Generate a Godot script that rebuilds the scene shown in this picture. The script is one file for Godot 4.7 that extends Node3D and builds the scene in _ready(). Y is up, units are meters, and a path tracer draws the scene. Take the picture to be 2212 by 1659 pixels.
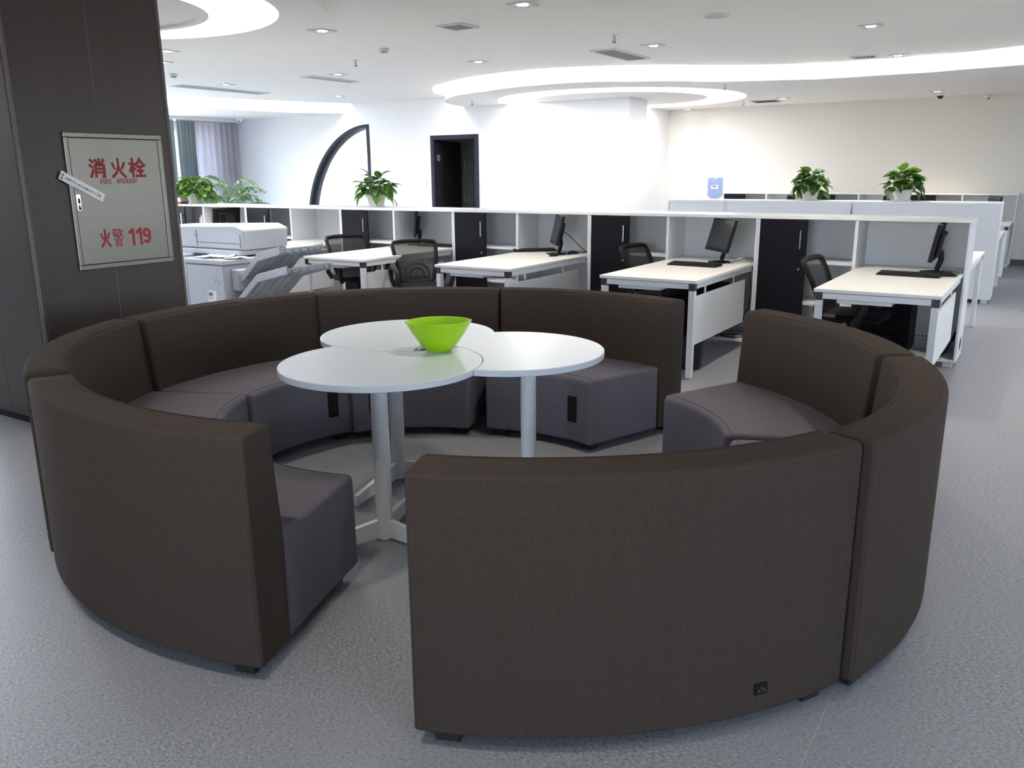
extends Node3D

const H1 := 2.88
const H2 := 2.70
const X3 := -2.144
const W := 1.628
const ZC := -7.316
const TOPY := 1.16
var M := {}
var taken := {}
var sg := 0
var windows := 0
var stroke_no := 0
var rng := RandomNumberGenerator.new()
var arm_noise := FastNoiseLite.new()

# ---------------------------------------------------------------- helpers
func st() -> SurfaceTool:
	var s := SurfaceTool.new()
	s.begin(Mesh.PRIMITIVE_TRIANGLES)
	s.set_smooth_group(-1)
	return s

func flat(s: SurfaceTool) -> void:
	s.set_smooth_group(-1)

func smooth(s: SurfaceTool) -> void:
	sg += 1
	s.set_smooth_group(sg)

func tri(s: SurfaceTool, a: Vector3, b: Vector3, c: Vector3) -> void:
	s.add_vertex(a)
	s.add_vertex(c)
	s.add_vertex(b)

func quad(s: SurfaceTool, a: Vector3, b: Vector3, c: Vector3, d: Vector3) -> void:
	tri(s, a, b, c)
	tri(s, a, c, d)

func face(s: SurfaceTool, p: Array, out: Vector3) -> void:
	var n: Vector3 = (p[1] - p[0]).cross(p[2] - p[0])
	if n.dot(out) < 0.0:
		p.reverse()
	for i in range(1, p.size() - 1):
		tri(s, p[0], p[i], p[i + 1])

func bx(s: SurfaceTool, c: Vector3, size: Vector3, ch := 0.0, b := Basis()) -> void:
	flat(s)
	var h := size * 0.5
	ch = minf(ch, minf(h.x, minf(h.y, h.z)) * 0.9)
	for a in 3:
		var u := (a + 1) % 3
		var v := (a + 2) % 3
		for sa in [-1.0, 1.0]:
			var q := []
			for k in [[-1, -1], [1, -1], [1, 1], [-1, 1]]:
				var p := Vector3.ZERO
				p[a] = sa * h[a]
				p[u] = k[0] * (h[u] - ch)
				p[v] = k[1] * (h[v] - ch)
				q.append(c + b * p)
			var o := Vector3.ZERO
			o[a] = sa
			face(s, q, b * o)
		if ch > 0.0:
			for su in [-1.0, 1.0]:
				for sv in [-1.0, 1.0]:
					var q := []
					for k in [[-1, 0], [1, 0], [1, 1], [-1, 1]]:
						var p := Vector3.ZERO
						p[a] = k[0] * (h[a] - ch)
						p[u] = su * (h[u] - (ch if k[1] == 1 else 0.0))
						p[v] = sv * (h[v] - (0.0 if k[1] == 1 else ch))
						q.append(c + b * p)
					var o := Vector3.ZERO
					o[u] = su
					o[v] = sv
					face(s, q, b * o)
	if ch > 0.0:
		for sx in [-1.0, 1.0]:
			for sy in [-1.0, 1.0]:
				for sz in [-1.0, 1.0]:
					face(s, [c + b * Vector3(sx * h.x, sy * (h.y - ch), sz * (h.z - ch)), c + b * Vector3(sx * (h.x - ch), sy * h.y, sz * (h.z - ch)), c + b * Vector3(sx * (h.x - ch), sy * (h.y - ch), sz * h.z)], b * Vector3(sx, sy, sz))

# box from two corners
func bb(s: SurfaceTool, a: Vector3, b: Vector3, ch := 0.0) -> void:
	bx(s, (a + b) * 0.5, (b - a).abs(), ch)

func area2(p: PackedVector2Array) -> float:
	var t := 0.0
	for i in p.size():
		t += p[i].cross(p[(i + 1) % p.size()])
	return t * 0.5

func inset(p: PackedVector2Array, d: float) -> PackedVector2Array:
	var o := PackedVector2Array()
	var n := p.size()
	for i in n:
		var e0 := (p[i] - p[(i + n - 1) % n]).normalized()
		var e1 := (p[(i + 1) % n] - p[i]).normalized()
		var n0 := Vector2(-e0.y, e0.x)
		var n1 := Vector2(-e1.y, e1.x)
		var m := n0 + n1
		var l := m.length_squared()
		o.append(p[i] + (m * 2.0 / l if l > 0.2 else n0) * d)
	return o

# polygon in x,y drawn out along z from z0 to z1, edges chamfered by ch
func ext(s: SurfaceTool, poly: PackedVector2Array, z0: float, z1: float, xf := Transform3D(), ch := 0.0, round_side := false) -> void:
	var p := poly
	if area2(p) < 0.0:
		p = poly.duplicate()
		p.reverse()
	var q := inset(p, ch) if ch > 0.0 else p
	var idx := Geometry2D.triangulate_polygon(p)
	flat(s)
	for i in range(0, idx.size(), 3):
		var a := q[idx[i]]
		var b := q[idx[i + 1]]
		var c := q[idx[i + 2]]
		if (b - a).cross(c - a) < 0.0:
			var t := b
			b = c
			c = t
		tri(s, xf * Vector3(a.x, a.y, z1), xf * Vector3(b.x, b.y, z1), xf * Vector3(c.x, c.y, z1))
		tri(s, xf * Vector3(a.x, a.y, z0), xf * Vector3(c.x, c.y, z0), xf * Vector3(b.x, b.y, z0))
	if round_side:
		smooth(s)
	for i in p.size():
		var j := (i + 1) % p.size()
		quad(s, xf * Vector3(p[i].x, p[i].y, z0 + ch), xf * Vector3(p[j].x, p[j].y, z0 + ch), xf * Vector3(p[j].x, p[j].y, z1 - ch), xf * Vector3(p[i].x, p[i].y, z1 - ch))
	if ch > 0.0:
		flat(s)
		for i in p.size():
			var j := (i + 1) % p.size()
			quad(s, xf * Vector3(p[i].x, p[i].y, z1 - ch), xf * Vector3(p[j].x, p[j].y, z1 - ch), xf * Vector3(q[j].x, q[j].y, z1), xf * Vector3(q[i].x, q[i].y, z1))
			quad(s, xf * Vector3(q[i].x, q[i].y, z0), xf * Vector3(q[j].x, q[j].y, z0), xf * Vector3(p[j].x, p[j].y, z0 + ch), xf * Vector3(p[i].x, p[i].y, z0 + ch))

# profile of (radius, height) turned about y
func lathe(s: SurfaceTool, prof: Array, n := 24, xf := Transform3D(), soft := true) -> void:
	if soft:
		smooth(s)
	else:
		flat(s)
	for k in prof.size() - 1:
		var a: Vector2 = prof[k]
		var b: Vector2 = prof[k + 1]
		if soft and k > 0:
			var e0: Vector2 = (a - prof[k - 1]).normalized()
			var e1: Vector2 = (b - a).normalized()
			if e0.dot(e1) < 0.75:
				smooth(s)
		for i in n:
			var t0 := TAU * i / n
			var t1 := TAU * (i + 1) / n
			var p0 := xf * Vector3(a.x * cos(t0), a.y, -a.x * sin(t0))
			var p1 := xf * Vector3(a.x * cos(t1), a.y, -a.x * sin(t1))
			var p2 := xf * Vector3(b.x * cos(t1), b.y, -b.x * sin(t1))
			var p3 := xf * Vector3(b.x * cos(t0), b.y, -b.x * sin(t0))
			if a.x > 0.00001:
				tri(s, p0, p1, p2)
			if b.x > 0.00001:
				tri(s, p0, p2, p3)

func tube(s: SurfaceTool, pts: Array, r: float, n := 8, caps := true) -> void:
	smooth(s)
	var up := Vector3.UP
	var rings := []
	for i in pts.size():
		var d: Vector3 = (pts[mini(i + 1, pts.size() - 1)] - pts[maxi(i - 1, 0)]).normalized()
		if i == 0:
			up = Vector3.UP if absf(d.y) < 0.9 else Vector3.RIGHT
		var x := d.cross(up).normalized()
		up = x.cross(d).normalized()
		var ring := []
		for k in n:
			var t := TAU * k / n
			ring.append(pts[i] + (x * cos(t) + up * sin(t)) * r)
		rings.append(ring)
	for i in rings.size() - 1:
		for k in n:
			var k2 := (k + 1) % n
			quad(s, rings[i][k], rings[i + 1][k], rings[i + 1][k2], rings[i][k2])
	if caps:
		flat(s)
		var d0: Vector3 = pts[0] - pts[1]
		face(s, rings[0].duplicate(), d0)
		face(s, rings[-1].duplicate(), -d0 if pts.size() == 2 else pts[-1] - pts[-2])

# closed outline with rounded corners: pts [x, y, radius]
func rounded(pts: Array, n := 4) -> PackedVector2Array:
	var o := PackedVector2Array()
	var c := pts.size()
	for i in c:
		var p := Vector2(pts[i][0], pts[i][1])
		var r: float = pts[i][2]
		var a := (Vector2(pts[(i + c - 1) % c][0], pts[(i + c - 1) % c][1]) - p)
		var b := (Vector2(pts[(i + 1) % c][0], pts[(i + 1) % c][1]) - p)
		if r <= 0.0:
			o.append(p)
			continue
		var ang := absf(a.angle_to(b))
		var t := minf(r / tan(ang * 0.5), minf(a.length(), b.length()) * 0.48)
		var p0 := p + a.normalized() * t
		var p1 := p + b.normalized() * t
		for k in n + 1:
			var f := float(k) / n
			o.append(p0.lerp(p, f).lerp(p.lerp(p1, f), f))
	return o

func rrect(w: float, h: float, r: float, n := 4) -> PackedVector2Array:
	return rounded([[-w / 2, -h / 2, r], [w / 2, -h / 2, r], [w / 2, h / 2, r], [-w / 2, h / 2, r]], n)

func ellipse(rx: float, ry: float, n := 48, c := Vector2.ZERO) -> PackedVector2Array:
	var o := PackedVector2Array()
	for i in n:
		o.append(c + Vector2(rx * cos(TAU * i / n), ry * sin(TAU * i / n)))
	return o

# outline (radius, height) swept round y from angle a0 to a1, ends rounded by er
func arc_sweep(s: SurfaceTool, prof: PackedVector2Array, a0: float, a1: float, n: int, er: float) -> void:
	var p := prof
	if area2(p) < 0.0:
		p = prof.duplicate()
		p.reverse()
	var sta := []
	var rm := 1.3
	for k in 4:
		var t := k / 3.0 * PI * 0.5
		sta.append([a0 + er * (1.0 - cos(t)) / rm, er * (1.0 - sin(t))])
	for k in range(1, n):
		sta.append([lerpf(a0 + er / rm, a1 - er / rm, float(k) / n), 0.0])
	for k in range(3, -1, -1):
		var t := k / 3.0 * PI * 0.5
		sta.append([a1 - er * (1.0 - cos(t)) / rm, er * (1.0 - sin(t))])
	smooth(s)
	var rings := []
	for e in sta:
		var q := inset(p, e[1]) if e[1] > 0.0001 else p
		var ring := []
		for v in q:
			ring.append(Vector3(v.x * cos(e[0]), v.y, v.x * sin(e[0])))
		rings.append(ring)
	for i in rings.size() - 1:
		for k in p.size():
			var k2 := (k + 1) % p.size()
			quad(s, rings[i][k], rings[i][k2], rings[i + 1][k2], rings[i + 1][k])
	var idx := Geometry2D.triangulate_polygon(p)
	var tangent := Vector3(-sin(a0), 0, cos(a0))
	for i in range(0, idx.size(), 3):
		face(s, [rings[0][idx[i]], rings[0][idx[i + 1]], rings[0][idx[i + 2]]], -tangent)
		face(s, [rings[-1][idx[i]], rings[-1][idx[i + 1]], rings[-1][idx[i + 2]]], Vector3(-sin(a1), 0, cos(a1)))

func arc_pts(r: float, y: float, a0: float, a1: float, n: int) -> Array:
	var o := []
	for i in n + 1:
		var a := lerpf(a0, a1, float(i) / n)
		o.append(Vector3(r * cos(a), y, r * sin(a)))
	return o

func obj(called: String, s: SurfaceTool, m: Material, parent: Node = self) -> MeshInstance3D:
	s.generate_normals()
	var o := MeshInstance3D.new()
	o.mesh = s.commit()
	o.mesh.surface_set_material(0, m)
	o.name = called if parent != self else numbered(called)
	parent.add_child(o, true)
	return o

func inst(called: String, mesh: Mesh, xf: Transform3D, parent: Node) -> MeshInstance3D:
	var o := MeshInstance3D.new()
	o.mesh = mesh
	o.name = called
	parent.add_child(o, true)
	o.transform = xf
	return o

func numbered(called: String) -> String:
	if not taken.has(called):
		taken[called] = 0
		return called
	taken[called] += 1
	return "%s_%03d" % [called, taken[called]]

func tag(o: Node, label: String, category: String, group := "") -> void:
	o.set_meta("label", label)
	o.set_meta("category", category)
	if group:
		o.set_meta("group", group)

func thing(called: String, label: String, category: String, at := Vector3.ZERO, turn := 0.0, group := "") -> Node3D:
	var o := Node3D.new()
	o.name = numbered(called)
	add_child(o)
	o.position = at
	o.rotation.y = turn
	tag(o, label, category, group)
	return o

func dup(root: Node3D, at: Vector3, turn: float, label: String) -> Node3D:
	var base := String(root.name)
	if base.length() > 4 and base[base.length() - 4] == "_" and base.right(3).is_valid_int():
		base = base.left(base.length() - 4)
	var r: Node3D = root.duplicate()
	r.name = numbered(base)
	add_child(r)
	r.position = at
	r.rotation.y = turn
	r.set_meta("label", label)
	return r

func struct(called: String, s: SurfaceTool, m: Material) -> MeshInstance3D:
	var o := obj(called, s, m)
	o.set_meta("kind", "structure")
	return o

func struct_node(called: String) -> Node3D:
	var o := Node3D.new()
	o.name = numbered(called)
	add_child(o)
	o.set_meta("kind", "structure")
	return o

# ---------------------------------------------------------------- materials
func lin(r: float, g: float, b: float) -> Color:
	return Color(r, g, b).linear_to_srgb()

func mat(called: String, c: Color, rough := 0.5, metal := 0.0) -> StandardMaterial3D:
	var m := StandardMaterial3D.new()
	m.resource_name = called
	m.albedo_color = c
	m.roughness = rough
	m.metallic = metal
	M[called] = m
	return m

func glow(called: String, c: Color, e: float) -> StandardMaterial3D:
	var m := mat(called, lin(0.8, 0.8, 0.8), 0.6)
	m.emission_enabled = true
	m.emission = c
	m.emission_energy_multiplier = e
	return m

func weave_texture(a: Color, b: Color, salt: int, warp := 0.5) -> ImageTexture:
	var n := 256
	var r := RandomNumberGenerator.new()
	r.seed = salt
	var im := Image.create(n, n, false, Image.FORMAT_RGB8)
	var rows := []
	var cols := []
	for i in n:
		rows.append(r.randf())
		cols.append(r.randf())
	var nz := FastNoiseLite.new()
	nz.seed = salt
	nz.frequency = 0.05
	for y in n:
		for x in n:
			var over := ((x / 2 + y / 2) % 2) == 0
			var v: float = (rows[y] if over else cols[x])
			v = v * warp + r.randf() * 0.35 + (nz.get_noise_2d(x * (0.35 if over else 2.0), y * (2.0 if over else 0.35)) + 0.5) * 0.3
			im.set_pixel(x, y, a.lerp(b, clampf(v * 0.85, 0.0, 1.0)))
	return ImageTexture.create_from_image(im)

func tri_tex(m: StandardMaterial3D, t: Texture2D, tiles_per_metre: float, world := false) -> void:
	m.albedo_texture = t
	m.uv1_triplanar = true
	m.uv1_world_triplanar = world
	m.uv1_scale = Vector3.ONE * tiles_per_metre

func make_materials() -> void:
	mat("ceiling_paint", lin(0.90, 0.87, 0.80), 0.9)
	mat("wall_paint", lin(0.82, 0.82, 0.81), 0.85)
	mat("beige_paint", lin(0.80, 0.765, 0.69), 0.85)
	mat("white_laminate", lin(0.74, 0.76, 0.78), 0.42)
	mat("white_top", lin(0.80, 0.80, 0.79), 0.35)
	mat("table_white", lin(0.60, 0.65, 0.695), 0.3)
	mat("white_metal", lin(0.78, 0.79, 0.80), 0.35)
	mat("table_metal", lin(0.72, 0.75, 0.77), 0.35)
	mat("black_laminate", lin(0.011, 0.011, 0.015), 0.5).metallic_specular = 0.22
	mat("black_plastic", lin(0.010, 0.010, 0.011), 0.5).metallic_specular = 0.3
	mat("dark_grey_plastic", lin(0.028, 0.028, 0.031), 0.5).metallic_specular = 0.3
	mat("connector", lin(0.045, 0.045, 0.055), 0.45)
	mat("screen", lin(0.02, 0.021, 0.024), 0.25)
	mat("chrome", lin(0.75, 0.76, 0.78), 0.2, 1.0)
	mat("steel", lin(0.56, 0.55, 0.50), 0.38, 0.85)
	mat("alu", lin(0.6, 0.6, 0.6), 0.4, 0.8)
	mat("grey_plastic", lin(0.45, 0.46, 0.47), 0.5)
	mat("printer_white", lin(0.50, 0.52, 0.565), 0.45)
	mat("printer_grey", lin(0.46, 0.48, 0.47), 0.5)
	mat("paper", lin(0.85, 0.85, 0.86), 0.8)
	mat("red_print", lin(0.30, 0.03, 0.038), 0.6)
	mat("dark_print", lin(0.06, 0.06, 0.07), 0.7)
	mat("green_bowl", lin(0.34, 0.62, 0.002), 0.25)
	mat("pot", lin(0.72, 0.71, 0.68), 0.4)
	mat("soil", lin(0.03, 0.02, 0.014), 0.95)
	mat("stem", lin(0.12, 0.2, 0.05), 0.6)
	mat("red_plastic", lin(0.45, 0.03, 0.03), 0.5)
	mat("foot_black", lin(0.01, 0.01, 0.01), 0.5)
	mat("hole_black", lin(0.004, 0.004, 0.004), 0.9)
	mat("base_dark", lin(0.10, 0.11, 0.12), 0.5)
	mat("door_black", lin(0.014, 0.013, 0.014), 0.5).metallic_specular = 0.25
	mat("frame_black", lin(0.02, 0.021, 0.03), 0.45).metallic_specular = 0.25
	mat("locker_grey", lin(0.16, 0.17, 0.17), 0.5)
	mat("blue_cable", lin(0.05, 0.15, 0.5), 0.5)
	mat("vent_white", lin(0.7, 0.7, 0.69), 0.5)
	mat("weld", lin(0.34, 0.355, 0.37), 0.6)
	for k in 3:
		var g := mat("leaf_%d" % k, [lin(0.045, 0.13, 0.014), lin(0.022, 0.075, 0.013), lin(0.08, 0.17, 0.015)][k], 0.35)
		g.backlight_enabled = true
		g.backlight = lin(0.06, 0.12, 0.01)
	var tl := mat("tree_leaf", lin(0.045, 0.13, 0.05), 0.35)
	tl.backlight_enabled = true
	tl.backlight = lin(0.05, 0.12, 0.04)
	var gl := mat("glass", Color(1, 1, 1, 0.12), 0.03)
	gl.transparency = BaseMaterial3D.TRANSPARENCY_ALPHA
	var bw := mat("bottle", Color(0.35, 0.55, 0.85, 0.45), 0.08)
	bw.transparency = BaseMaterial3D.TRANSPARENCY_ALPHA
	var me := mat("chair_mesh", Color(0.16, 0.16, 0.165, 0.8), 0.6)
	me.transparency = BaseMaterial3D.TRANSPARENCY_ALPHA
	var c1 := mat("curtain_lilac", lin(0.50, 0.49, 0.515), 0.9)
	c1.backlight_enabled = true
	c1.backlight = lin(0.55, 0.54, 0.56)
	var c2 := mat("curtain_grey", lin(0.30, 0.34, 0.34), 0.9)
	c2.backlight_enabled = true
	c2.backlight = lin(0.2, 0.23, 0.24)
	# upholstery
	var f := mat("brown_fabric", Color.WHITE, 0.95)
	tri_tex(f, weave_texture(lin(0.029, 0.0225, 0.0188), lin(0.095, 0.0745, 0.062), 3), 7.0)
	f.metallic_specular = 0.2
	var g2 := mat("grey_fabric", Color.WHITE, 0.95)
	tri_tex(g2, weave_texture(lin(0.092, 0.088, 0.108), lin(0.220, 0.210, 0.252), 5), 7.0)
	g2.metallic_specular = 0.2
	mat("brown_thread", lin(0.03, 0.022, 0.018), 0.9)
	mat("grey_thread", lin(0.06, 0.055, 0.07), 0.9)
	# column cladding: brown sheet metal with a fine vertical grain
	var cm := mat("cladding", Color.WHITE, 0.4, 0.5)
	var im := Image.create(256, 256, false, Image.FORMAT_RGB8)
	var r := RandomNumberGenerator.new()
	r.seed = 11
	for x in 256:
		var v := r.randf()
		for y in 256:
			im.set_pixel(x, y, lin(0.052, 0.043, 0.039).lerp(lin(0.076, 0.064, 0.058), clampf(v * 0.5 + r.randf() * 0.5, 0, 1)))
	tri_tex(cm, ImageTexture.create_from_image(im), 3.0)
	mat("cladding_joint", lin(0.15, 0.13, 0.115), 0.5, 0.3)
	# stainless steel with fine mottling
	var sm := mat("stainless", Color.WHITE, 0.36, 0.9)
	im = Image.create(256, 256, false, Image.FORMAT_RGB8)
	for y in 256:
		var v2 := r.randf()
		for x in 256:
			im.set_pixel(x, y, lin(0.20, 0.192, 0.168).lerp(lin(0.265, 0.254, 0.222), clampf(v2 * 0.4 + r.randf() * 0.6, 0, 1)))
	tri_tex(sm, ImageTexture.create_from_image(im), 5.0)
	# vinyl floor: blue grey with pale and dark flecks lying along the sheet
	var fm := mat("vinyl", Color.WHITE, 0.42)
	var n := 512
	im = Image.create(n, n, false, Image.FORMAT_RGB8)
	var a := FastNoiseLite.new()
	a.seed = 21
	a.frequency = 0.06
	a.fractal_octaves = 3
	var b := FastNoiseLite.new()
	b.seed = 22
	b.frequency = 0.012
	for y in n:
		for x in n:
			# tile by blending across the edge
			var fx := float(x) / n
			var fy := float(y) / n
			var w := 0.0
			for q in [[0, 0, (1 - fx) * (1 - fy)], [1, 0, fx * (1 - fy)], [0, 1, (1 - fx) * fy], [1, 1, fx * fy]]:
				w += a.get_noise_2d((x - q[0] * n) * 1.7, (y - q[1] * n) * 2.8) * q[2]
			var u := b.get_noise_2d(x * 3.0, y * 3.0)
			var v3 := clampf(0.5 + w * 1.1 + (r.randf() - 0.5) * 0.4, 0.0, 1.0)
			var c := lin(0.190, 0.200, 0.225).lerp(lin(0.305, 0.317, 0.350), v3)
			if w > 0.26:
				c = c.lerp(lin(0.40, 0.40, 0.40), 0.35)
			if w < -0.26:
				c = c.lerp(lin(0.11, 0.115, 0.13), 0.4)
			im.set_pixel(x, y, c)
	tri_tex(fm, ImageTexture.create_from_image(im), 1.1, true)
	# water bottle, screens and lights
	glow("lamp_white", Color(1.0, 0.98, 0.95), 4.0)
	glow("cove_white", Color(0.97, 0.97, 1.0), 2.2)
	glow("cove_day", Color(0.94, 0.97, 1.0), 2.2)

# ---------------------------------------------------------------- scene
func _ready() -> void:
	rng.seed = 7
	set_view_and_light()
	make_materials()
	build_shell()
	build_ceiling()
	build_column()
	build_sofas()
	build_tables()
	build_storage()
	build_desks()
	build_chairs()
	build_copier()
	build_desk_things()
	build_plants()
	build_back_room_things()
	build_ceiling_things()

func set_view_and_light() -> void:
	var cam := Camera3D.new()
	cam.name = "camera"
	cam.fov = 49.28
	cam.position = Vector3(0, 1.5248, 0)
	cam.rotation = Vector3(-0.2462, 0.5681, -0.0078)
	cam.near = 0.05
	cam.far = 200.0
	add_child(cam)
	cam.current = true
	var e := Environment.new()
	var sky := ProceduralSkyMaterial.new()
	sky.sky_top_color = Color(0.72, 0.82, 0.95)
	sky.sky_horizon_color = Color(0.90, 0.94, 0.98)
	sky.ground_horizon_color = Color(0.62, 0.64, 0.66)
	sky.ground_bottom_color = Color(0.5, 0.5, 0.5)
	sky.energy_multiplier = 22.0
	e.background_mode = Environment.BG_SKY
	e.sky = Sky.new()
	e.sky.sky_material = sky
	e.tonemap_mode = Environment.TONE_MAPPER_LINEAR
	e.tonemap_exposure = 1.45
	e.sdfgi_enabled = true
	e.ssao_enabled = true
	e.ssil_enabled = true
	var we := WorldEnvironment.new()
	we.name = "environment"
	we.environment = e
	add_child(we)

func area_light(at: Vector3, size: Vector2, energy: float, c: Color) -> void:
	var l := AreaLight3D.new()
	l.name = numbered("soft_light")
	l.area_size = size
	l.area_normalize_energy = true
	l.light_energy = energy
	l.light_color = c
	l.shadow_enabled = true
	add_child(l)
	l.position = at
	l.rotation = Vector3(-PI / 2, 0, 0)

func build_shell() -> void:
	# floor: two metre vinyl sheets with welded seams
	var fl := struct_node("floor")
	var slab := st()
	bb(slab, Vector3(-15.9, -0.25, -16.6), Vector3(4.1, -0.004, 5.1))
	obj("slab", slab, M.base_dark, fl)
	var x := -0.385 + 4.0
	while x > -15.8:
		var s := st()
		bb(s, Vector3(maxf(x - 2.0, -15.8) + 0.0015, -0.004, -16.5), Vector3(minf(x, 4.0) - 0.0015, 0.0, 5.0))
		obj("vinyl_sheet", s, M.vinyl, fl)
		if x < 4.0:
			s = st()
			bb(s, Vector3(x - 0.0015, -0.004, -16.5), Vector3(x + 0.0015, 0.0002, 5.0))
			obj("weld_seam", s, M.weld, fl)
		x -= 2.0
	# wall with the arched opening and the doorway
	var p := PackedVector2Array([Vector2(-6.83, 0), Vector2(-6.83, 3.0), Vector2(-15.6, 3.0), Vector2(-15.6, 0), Vector2(-13.3, 0), Vector2(-13.3, 0.4)])
	for i in range(1, 25):
		var a := PI - PI * 0.5 * i / 24.0
		p.append(Vector2(-11.5 + 1.8 * cos(a), 0.4 + 2.08 * sin(a)))
	p.append_array([Vector2(-11.5, 0), Vector2(-9.97, 0), Vector2(-9.97, 2.2), Vector2(-8.93, 2.2), Vector2(-8.93, 0)])
	var s := st()
	ext(s, p, -13.1, -12.9)
	struct("wall_back", s, M.wall_paint)
	# pillar at the end of that wall
	s = st()
	bb(s, Vector3(-6.83, 0, -13.6), Vector3(-5.96, 3.0, -12.9))
	struct("wall_pillar", s, M.wall_paint)
	s = st()
	bb(s, Vector3(-6.83, 0, -16.6), Vector3(-6.63, 3.0, -13.6))
	struct("wall_recess", s, M.wall_paint)
	s = st()
	bb(s, Vector3(-6.63, 0, -16.6), Vector3(-5.78, 3.0, -16.2))
	struct("wall_niche", s, M.beige_paint)
	s = st()
	bb(s, Vector3(-5.78, 0, -16.6), Vector3(4.1, 3.0, -16.06))
	struct("wall_far", s, M.beige_paint)
	s = st()
	bb(s, Vector3(-5.78, 0.0, -16.06), Vector3(4.0, 0.10, -16.045), 0.002)
	struct("baseboard_far", s, M.base_dark)
	var wr := struct_node("wall_right")
	s = st()
	bb(s, Vector3(3.9, 0, -16.06), Vector3(4.1, 0.9, 5.1))
	obj("sill_wall", s, M.wall_paint, wr)
	s = st()
	bb(s, Vector3(3.9, 2.4, -16.06), Vector3(4.1, 3.0, 5.1))
	obj("header", s, M.wall_paint, wr)
	var rz := [-16.06, -12.7, -11.8, -8.7, -7.8, -4.6, -3.7, -0.6, 0.4, 5.1]
	for k in range(0, rz.size(), 2):
		s = st()
		bb(s, Vector3(3.9, 0.9, rz[k]), Vector3(4.1, 2.4, rz[k + 1]))
		obj("pier", s, M.wall_paint, wr)
	for k in range(1, rz.size() - 1, 2):
		window(Transform3D(Basis(Vector3.UP, PI / 2), Vector3(4.0, 0.9, (rz[k] + rz[k + 1]) * 0.5)), rz[k + 1] - rz[k], 1.5)
	# window wall on the left: sill, header, piers, and a window in each opening
	var wl := struct_node("wall_left")
	s = st()
	bb(s, Vector3(-15.85, 0, -16.6), Vector3(-15.6, 0.3, 5.1))
	obj("sill_wall", s, M.wall_paint, wl)
	s = st()
	bb(s, Vector3(-15.85, 2.6, -16.6), Vector3(-15.6, 3.0, 5.1))
	obj("header", s, M.wall_paint, wl)
	s = st()
	bb(s, Vector3(-15.6, 2.64, -12.9), Vector3(-15.15, 2.70, 5.1), 0.003)
	obj("curtain_box", s, M.wall_paint, wl)
	var zs := [[-16.0, -13.4], [-12.35, -9.3], [-8.9, -5.5], [-5.1, -1.7]]
	var ends := [-16.6]
	for w in zs:
		ends.append_array(w)
	ends.append(5.1)
	for k in range(0, ends.size(), 2):
		s = st()
		bb(s, Vector3(-15.85, 0.3, ends[k]), Vector3(-15.6, 2.6, ends[k + 1]))
		obj("pier", s, M.wall_paint, wl)
	for w in zs:
		window(Transform3D(Basis(Vector3.UP, PI / 2), Vector3(-15.75, 0.3, (w[0] + w[1]) * 0.5)), w[1] - w[0], 2.3)
	# wall behind the camera, with windows
	var wf := struct_node("wall_front")
	s = st()
	bb(s, Vector3(-15.6, 0, 5.0), Vector3(3.9, 0.8, 5.2))
	obj("sill_wall", s, M.wall_paint, wf)
	s = st()
	bb(s, Vector3(-15.6, 2.5, 5.0), Vector3(3.9, 3.0, 5.2))
	obj("header", s, M.wall_paint, wf)
	var fx := [-15.6, -1.6, 0.4, 3.9]
	for k in range(0, fx.size(), 2):
		s = st()
		bb(s, Vector3(fx[k], 0.8, 5.0), Vector3(fx[k + 1], 2.5, 5.2))
		obj("pier", s, M.wall_paint, wf)
	for k in range(1, fx.size() - 1, 2):
		window(Transform3D(Basis(), Vector3((fx[k] + fx[k + 1]) * 0.5, 0.8, 5.1)), fx[k + 1] - fx[k], 1.7)
	# rooms behind the wall: outer wall and partitions
	s = st()
	bb(s, Vector3(-15.6, 0, -16.6), Vector3(-6.83, 3.0, -16.4))
	struct("wall_rear", s, M.wall_paint)
	s = st()
	bb(s, Vector3(-10.7, 0, -16.4), Vector3(-10.55, 3.0, -13.1))
	struct("wall_partition", s, M.wall_paint)
	arch_window()
	doorway()
	# switch plate beside the doorway
	s = st()
	bb(s, Vector3(-10.2, 1.29, -12.9), Vector3(-10.11, 1.40, -12.888), 0.003)
	var sw := thing("light_switch", "small square white light switch on wall beside dark doorway", "switch", Vector3(-10.155, 1.29, -12.9))
	s = st()
	bb(s, Vector3(-0.045, 0, 0), Vector3(0.045, 0.11, 0.012), 0.003)
	obj("plate", s, M.vent_white, sw)
	s = st()
	bb(s, Vector3(-0.02, 0.025, 0.012), Vector3(0.02, 0.085, 0.016), 0.002)
	obj("rocker", s, M.white_top, sw)
	curtains()

func window(xf: Transform3D, w: float, h: float) -> void:
	windows += 1
	var o := struct_node("window_%d" % windows)
	o.transform = xf
	var s := st()
	for sx in [-1.0, 1.0]:
		bx(s, Vector3(sx * (w / 2 - 0.03), h / 2, 0), Vector3(0.06, h, 0.08), 0.003)
	bx(s, Vector3(0, 0.03, 0), Vector3(w - 0.12, 0.06, 0.08), 0.003)
	bx(s, Vector3(0, h - 0.03, 0), Vector3(w - 0.12, 0.06, 0.08), 0.003)
	obj("window_frame", s, M.grey_plastic, o)
	var n := 3
	for k in n:
		var x0 := -w / 2 + 0.06 + (w - 0.12) * k / n
		var x1 := -w / 2 + 0.06 + (w - 0.12) * (k + 1) / n
		s = st()
		quad(s, Vector3(x0, 0.06, 0), Vector3(x1, 0.06, 0), Vector3(x1, h - 0.06, 0), Vector3(x0, h - 0.06, 0))
		obj("pane", s, M.glass, o)
		if k > 0:
			s = st()
			bx(s, Vector3(x0, h / 2, 0), Vector3(0.04, h - 0.12, 0.06), 0.003)
			obj("mullion", s, M.grey_plastic, o)

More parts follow.
